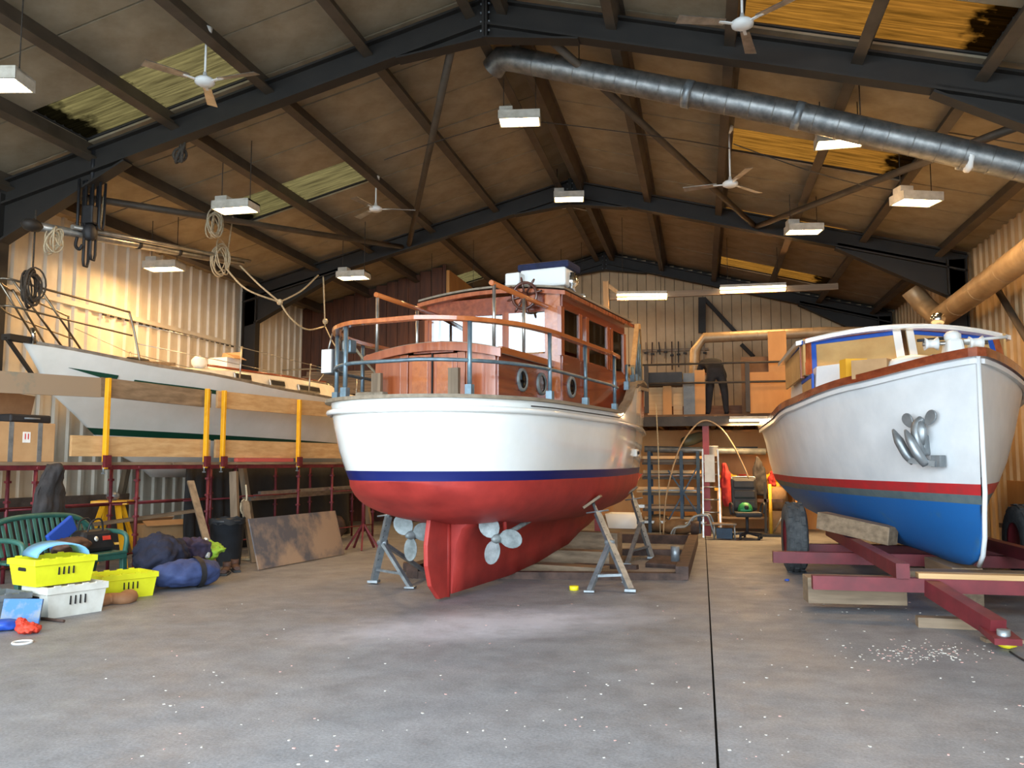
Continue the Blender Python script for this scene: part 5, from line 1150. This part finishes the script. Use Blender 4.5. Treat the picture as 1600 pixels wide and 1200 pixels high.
for sx,(hx,hy,hz) in((-1,(-.2,.7,.66)),(1,(.26,.62,.62))):
    hv_=[(0,0,0),(0,.03,-.06)];he=[(0,1)];hr=[.035,.036]
    for k in range(5):
        b0=len(hv_);x=(k-2)*.018; l=(.05,.07,.08,.075,.06)[k]
        if k==0:x=-sx*-.03
        hv_+=[(x,.045,-.085),(x,.06,-.085-l*.6),(x,.045,-.085-l)];he+=[(1,b0),(b0,b0+1),(b0+1,b0+2)];hr+=[.011,.0095,.008]
    h_=skinbody('hand',[(a+hx,b+hy,c+hz) for a,b,c in hv_],he,hr,'skin',pe,1)
# ---------------- under the mezzanine ----------------
struct(MB().box((1.5,20.3,1.12),(7.1,.06,2.24)).build('wall_workshop','ply_orange',origin=False),'orange plywood wall at the back of the workshop under the mezzanine')
# timber rack of blue steel
c0=at(1008,800,Y=18.6);c1=at(1092,800,Y=18.6);t=thing('timber_rack','blue steel rack with crossed braces loaded with boards and pipes','rack',((c0.x+c1.x)/2,18.6,0));hw=(c1.x-c0.x)/2;bz=lambda py:at(1050,py,Y=18.6).z
for x in(-hw+.1,hw-.35,hw): 
    for y in(0,.8): MB().box((x,y,bz(705)/2),(.07,.06,bz(705))).build('upright','blue_steel',t)
MB().bar((-hw+.5,-.04,bz(735)),(hw+.1,-.04,bz(815)),.06,.03).bar((-hw+.5,-.07,bz(812)),(hw,-.07,bz(728)),.06,.03).build('cross_brace','blue_steel',t)
for py in(722,745,770,795): MB().box((0,.4,bz(py)-.03),(2*hw+.1,.8,.05)).build('shelf','mezz_steel',t)
rnd=random.Random(5)
for k,py in enumerate((722,745,770,795,818)):
    for j in range(6):
        y=.05+.13*j; L_=rnd.uniform(1.0,1.35); th=rnd.uniform(.03,.07); x0=rnd.uniform(-.15,.15)
        MB().box((x0,y,bz(py)+th/2+rnd.choice((0,.0,.07))),(2*hw*L_,.1,th)).build('stored_board',['pine','oldwood','timber_red','alu','sky_y' if False else 'pine'][(k*2+j)%5],t)
for k in range(3): MB().tube([(-hw,.1+.2*k,bz(705)+.05),(hw+1.4,.1+.2*k,bz(708)+.03)],.07,10).build('stored_pipe',['galv_dull','alu','galv_dull'][k],t)
# ladder
a=at(1100,845,Y=17.75);t=thing('aluminium_ladder','aluminium ladder standing against the mezzanine post','ladder',(a.x+.16,17.55,0)); zt=at(1110,702,Y=17.9).z
for sx in(-1,1): MB().bar((sx*.17,0,0),(sx*.15,.32,zt),.03,.07).build('stile','alu',t)
n=int(zt/.26)
for k in range(1,n+1): z=.25*k; MB().tube([(-.17,.32*z/zt,z),(.17,.32*z/zt,z)],.015,6).build('rung','alu',t)
MB().box((-.02,.22,zt*.78),(.2,.02,.55)).build('notice_sheet','crate_white',t)
# flexible conduit arch
pts=[at(1036,822,Y=17.7),at(1042,770,Y=17.7),at(1060,705,Y=17.7),at(1082,670,Y=17.75),at(1102,657,Y=17.75),at(1125,668,Y=17.75),at(1145,695,Y=17.7),at(1160,725,Y=17.7),at(1170,748,Y=17.7)]
pts[0].z=.02
tag(MB().tube(spline(pts,6),.016,8).build('bent_pipe','duct_tan'),'thin copper-coloured pipe bent in a tall arch before the timber rack','pipe')
tag(MB().tube([V((at(1034,835,Z=0).x,17.6,.0)),at(1028,690,Y=17.6),at(1025,630,Y=17.75)],.012,6).build('pale_rope','rope'),'thin pale cord hanging from the mezzanine edge to the floor','rope')
# radiator-like green bottle lying on the rack and white tub
c=at(1085,680,Y=18.8);tag(MB(Matrix.Translation((c.x,18.75,bz(705)+.27))@Matrix.Rotation(R(70),4,'Y')@Matrix.Rotation(R(-25),4,'X')).lathe([(0,-.3),(.1,-.28),(.12,-.1),(.11,.15),(.05,.28),(.03,.34),(0,.34)],14).build('gas_bottle','olive'),'dark olive bottle lying on top of the timber rack','bottle')
c=at(1113,701,Y=18.6);tag(MB(Matrix.Translation((c.x,18.7,c.z-.16))).lathe([(0,0),(.1,0),(.12,.2),(.125,.2),(.125,.22),(0,.22)],14).build('white_tub','whiteplastic'),'white lidded tub on the shelf beside the red post','tub')
# workbench with machines
c=at(1190,745,Y=19.2);bx=c.x;t=thing('workbench','timber workbench with yellow top shelf behind the office chair','workbench',(bx-.1,19.3,0))
MB().box((0,0,.92),(1.8,.7,.06)).build('top','machine_yellow',t)
for sx in(-.8,.8):
    for sy in(-.3,.3): MB().box((sx,sy,.45),(.08,.08,.9)).build('leg','pine_z',t)
MB().box((0,.1,.3),(1.7,.5,.04)).build('lower_shelf','oldwood',t); MB().box((0,.36,1.35),(1.8,.04,.8)).build('back_board','ply_orange',t); MB().box((0,.25,1.72),(1.8,.3,.04)).build('upper_shelf','oldwood',t)
for k,(x,h,mt_,nm,lb) in enumerate(((-.62,.34,'machine_yellow','bench_grinder','yellow bench grinder on the workbench behind the chair'),(-.28,.3,'coat_red','paint_tin','red paint tin on the workbench top'),(.05,.26,'galv_dull','paint_tin','silver paint tin on the workbench beside the red one'),(.35,.36,'machine_yellow','power_saw','yellow power saw standing on the workbench end'))):
    b=MB(Matrix.Translation((bx-.1+x,19.15,.952)));
    if nm=='paint_tin': b.lathe([(0,0),(.1,0),(.1,h*.9),(.105,h*.9),(.105,h*.95),(.08,h*.95),(.08,h*.9),(0,h*.9)],14)
    else: b.box((0,0,.06),(.2,.2,.12)).ball((0,0,h*.6),(.16,.1,.12),10).tube([(-.2,0,h*.6),(.2,0,h*.6)],.07,10)
    tag(b.build(nm,mt_,bevel=0),lb,'tin' if nm=='paint_tin' else 'tool')
c=at(1150,700,Y=19.3);tag(MB().box((bx-.3,19.5,1.79),(.5,.14,.09)).build('spirit_level_case','black'),'long black case lying on the upper workbench shelf','case')
# office chair
c=G(1168,842);t=thing('office_chair','black high-back office chair in front of the workbench','chair',c,R(8))
for k in range(5): a=k*2*PI/5+.3; lg=MB().bar((0,0,.12),(.3*math.cos(a),.3*math.sin(a),.08),.05,.04).build('base_leg','chair_black',t); MB().tube([(.3*math.cos(a)-.02,.3*math.sin(a),.035),(.3*math.cos(a)+.02,.3*math.sin(a),.035)],.033,10).build('castor','chair_black',lg)
MB().tube([(0,0,.1),(0,0,.44)],.03,8).build('gas_lift','chair_black',t); MB().box((0,0,.48),(.52,.5,.1)).build('seat','chair_black',t,.04); MB().box((0,.25,.86),(.5,.1,.66),rx=R(-8)).build('backrest','chair_black',t,.05)
for k in range(3): MB().box((0,.19+.02*k,.66+.2*k),(.42,.08,.17),rx=R(-8)).build('back_cushion','chair_black',t,.03)
for sx in(-1,1): MB().tube(spline([(sx*.28,.15,.46),(sx*.31,.1,.66),(sx*.31,-.15,.68),(sx*.29,-.18,.5)],5),.022,6).build('arm','chair_black',t)
MB().tube(spline([(-.22,.3,1.16),(-.2,.31,1.2),(.2,.31,1.2),(.22,.3,1.16)],4),.015,6).build('top_trim','alu',t)
ch=t.location
t=thing('green_helmet','green moulded helmet lying on the office chair seat','helmet',ch+V((-.03,.02,.532))); MB().lathe([(.14,0),(.145,.04),(.12,.12),(.06,.17),(0,.18)],14).build('shell','green_plastic',t); MB().box((0,-.13,.03),(.2,.06,.02)).build('peak','green_plastic',t); MB().ball((.02,-.12,.08),(.05,.04,.05),8).build('lens','black',t)
# coats
def coat(px,py,Y,h,wd,mt_,label,lean=0):
    c=at(px,py,Y=Y);b=MB();rg=[]
    for k in range(8):
        u=k/7;w_=wd*(.25+.75*min(1,u*2.2)) if u<.5 else wd*(1+.1*u); rg.append([V((c.x+lean*u+w_/2*math.cos(a)*(1+.1*math.sin(4*a+u*6)),Y+.09*math.sin(a)+.02*math.sin(6*a+u*4),c.z-h*u)) for a in [2*PI*i/18 for i in range(18)]])
    b.rings(rg,0,True);return crumple(tag(b.build('hanging_coat',mt_),label,'coat'),.06,.2)
coat(1131,722,18.35,.95,.3,'coat_red','red overall hanging on the right of the ladder',.12); coat(1183,712,18.5,.85,.28,'coat_dark','dark grey coat hanging above the office chair',.08); coat(1206,735,18.6,.35,.16,'coat_red','small red cloth hanging next to the dark coat')
# trolley, stool, sacks, jack
c=G(1088,842);t=thing('tube_trolley','bent chrome tube trolley lying on the floor by the ladder','trolley',c)
MB().tube(spline([(-.5,0,.04),(-.42,0,.2),(-.2,.0,.24),(-.05,0,.42),(.15,0,.46),(.25,0,.4),(.35,0,.05)],6),.022,8).tube(spline([(-.45,.35,.04),(-.38,.35,.2),(-.16,.35,.24),(0,.35,.42),(.2,.35,.46),(.3,.35,.4),(.4,.35,.05)],6),.022,8).build('frame','galv_dull',t)
for x,y in((-.5,0),(-.45,.35)): MB().tube([(x,y-.02,.045),(x,y+.02,.045)],.045,12).build('wheel','rubber',t)
for x in(-.2,.15): MB().tube([(x,0,.3),(x+.05,.35,.3)],.016,6).build('cross_tube','galv_dull',t)
c=G(1132,843);t=thing('step_stool','low metal step stool with dark tread beside the ladder','stool',c)
for sx in(-1,1):
    MB().tube([(sx*.2,-.1,0),(sx*.19,-.08,.3),(sx*.19,.14,.3),(sx*.2,.16,0)],.014,6).build('leg_frame','galv_dull',t)
MB().box((0,.03,.3),(.46,.26,.03)).build('tread','oldwood',t); MB().box((0,.05,.12),(.3,.2,.2)).build('box_below','blue_steel',t)
for k,(px,py,r_) in enumerate(((1028,832,(.34,.28,.2)),(1060,836,(.36,.26,.17)),(1025,815,(.16,.2,.3)),(1078,826,(.25,.3,.15)))):
    c=G(px,py);b=MB();lumpy(b,(c.x,c.y+.2,r_[2]*.9),r_,30+k,16,.09);tag(b.build('sack','sack'),['brown sack slumped in front of the timber rack','flat brown sack lying beside the bent trolley','upright brown sack leaning on the rack foot','brown sack lying behind the bent trolley'][k],'sack')
c=G(1205,838);t=thing('hydraulic_jack_stand','tall yellow and black jack stand by the trailer wheel','jack',c)
MB().box((0,0,.03),(.4,.4,.05)).build('base','steel_dark',t); MB().tube([(0,0,.05),(0,0,1.05)],.035,8).build('ram','machine_yellow',t); MB().box((-.1,0,.55),(.05,.05,1.1)).build('mast','steel_dark',t); MB().bar((-.25,0,.72),(.25,0,.72),.05,.06).build('arm','rust',t); MB().tube([(.05,-.1,.1),(.22,-.25,.45)],.015,6).build('pump_handle','alu',t)
t=thing('fire_extinguisher','red fire extinguisher standing on the workbench end','extinguisher',(bx+.72,19.15,.952)); MB().lathe([(0,0),(.075,0),(.08,.02),(.08,.38),(.05,.44),(.025,.46),(0,.46)],16).build('cylinder','fire_red',t); MB().bar((-.02,0,.49),(.1,0,.52),.02,.03).build('lever','black',t); MB().tube(spline([(.03,0,.47),(.1,-.02,.4),(.1,-.04,.2)],5),.012,6).build('hose','black',t)
c=at(1213,760,Y=18.9);b=MB();lumpy(b,(c.x,18.55,.75),(.22,.2,.25),44,14,.1);b.box((c.x,18.6,.25),(.4,.4,.5));tag(b.build('cable_drum','sack'),'pale bundled sack on a box between jack stand and trailer tyre','sack')
# ================= bits scattered on the floor =================
def bit(px,py,name,mt_,label,cat,r=(.03,.025,.015),seed=1):
    c=G(px,py);b=MB();lumpy(b,(c.x,c.y,r[2]),r,seed,8,.2);return tag(b.build(name,mt_),label,cat)
bit(1230,908,'blue_bottle_cap','case_blue','small blue plastic bottle cap on the floor in front of the trailer tyre','scrap'); bit(1453,976,'blue_bottle_cap','case_blue','small blue plastic bottle cap on the floor beside the drawbar','scrap',(.035,.03,.03)); bit(1574,1014,'yellow_rag','tape_yellow','crumpled yellow scrap on the floor by the drawbar tip','scrap',(.06,.05,.03),3)  # the two small blue bits are bottle caps
tag(MB().box(G(1390,930)+V((0,0,.035)),(.09,.07,.07),rz=R(20)).build('wood_cube','oldwood'),'small pale wood cube on the floor under the trailer beam','offcut'); tag(MB().tube(spline([G(1578,1020)+V((0,0,.01)),G(1590,1028)+V((0,0,.01)),G(1612,1040)+V((0,0,.01))],4),.008,5).build('wire','black'),'short piece of black wire by the yellow scrap','wire')
mat('chip_pale',(186,180,170),.8); mat('chip_pink',(190,150,140),.8)
rnd=random.Random(11);b=MB()
for k in range(420):
    px,py=(rnd.uniform(150,1600),rnd.uniform(940,1195)) if k<200 else ((rnd.gauss(1440,60),rnd.gauss(1020,9)) if k<380 else (rnd.uniform(1110,1500),rnd.uniform(880,1000)))
    if py<860: continue
    c=G(px,py);s_=rnd.uniform(.003,.009) if k<200 else rnd.uniform(.003,.01); b.box((c.x,c.y,s_*.25),(s_*2,s_*1.3,s_*.5),rz=rnd.uniform(0,3),mi=k%3==0)
tag(b.build('wood_chips',['chip_pale','chip_pink']),'pale wood chips and paint flakes scattered over the concrete floor','debris',kind='stuff')

# storage loft in the back left corner
lz=at(520,600,Y=19.0).z
t=thing('storage_loft','dark timber storage loft in front of the brown partition','loft',(-8.3,20.0,0))
MB().box((0,0,lz),(3.8,1.1,.08)).build('platform','oldwood',t)
for x in(-1.8,1.8):
    for y in(-.48,.48): MB().box((x,y,lz/2-.02),(.1,.1,lz-.04)).build('post','oldwood_z',t)
MB().box((0,-.54,lz-.12),(3.8,.05,.18)).build('beam','oldwood',t)
for k in range(6): tag(MB().box((-8.2+.06*(k%3),19.65,lz+.07+.055*k),(2.9+.1*(k%2),.24,.05)).build('stored_plank','oldwood'),['lowest','second lowest','third','fourth','fifth','topmost'][k]+' dark plank in the pile on the storage loft','plank','planks piled on the storage loft')
for x,h,lb in((-9.2,.5,'tall dark crate on the storage loft by the door'),(-8.4,.35,'low dark crate in the middle of the storage loft'),(-7.5,.45,'dark crate at the open end of the storage loft')):
    q=thing('dark_crate',lb,'crate',(x,20.15,lz+.041)); MB().box((0,0,h/2),(.6,.5,h)).build('body','bin_black',q,.02); MB().box((0,0,h+.015),(.64,.54,.03)).build('lid','black',q,.01)
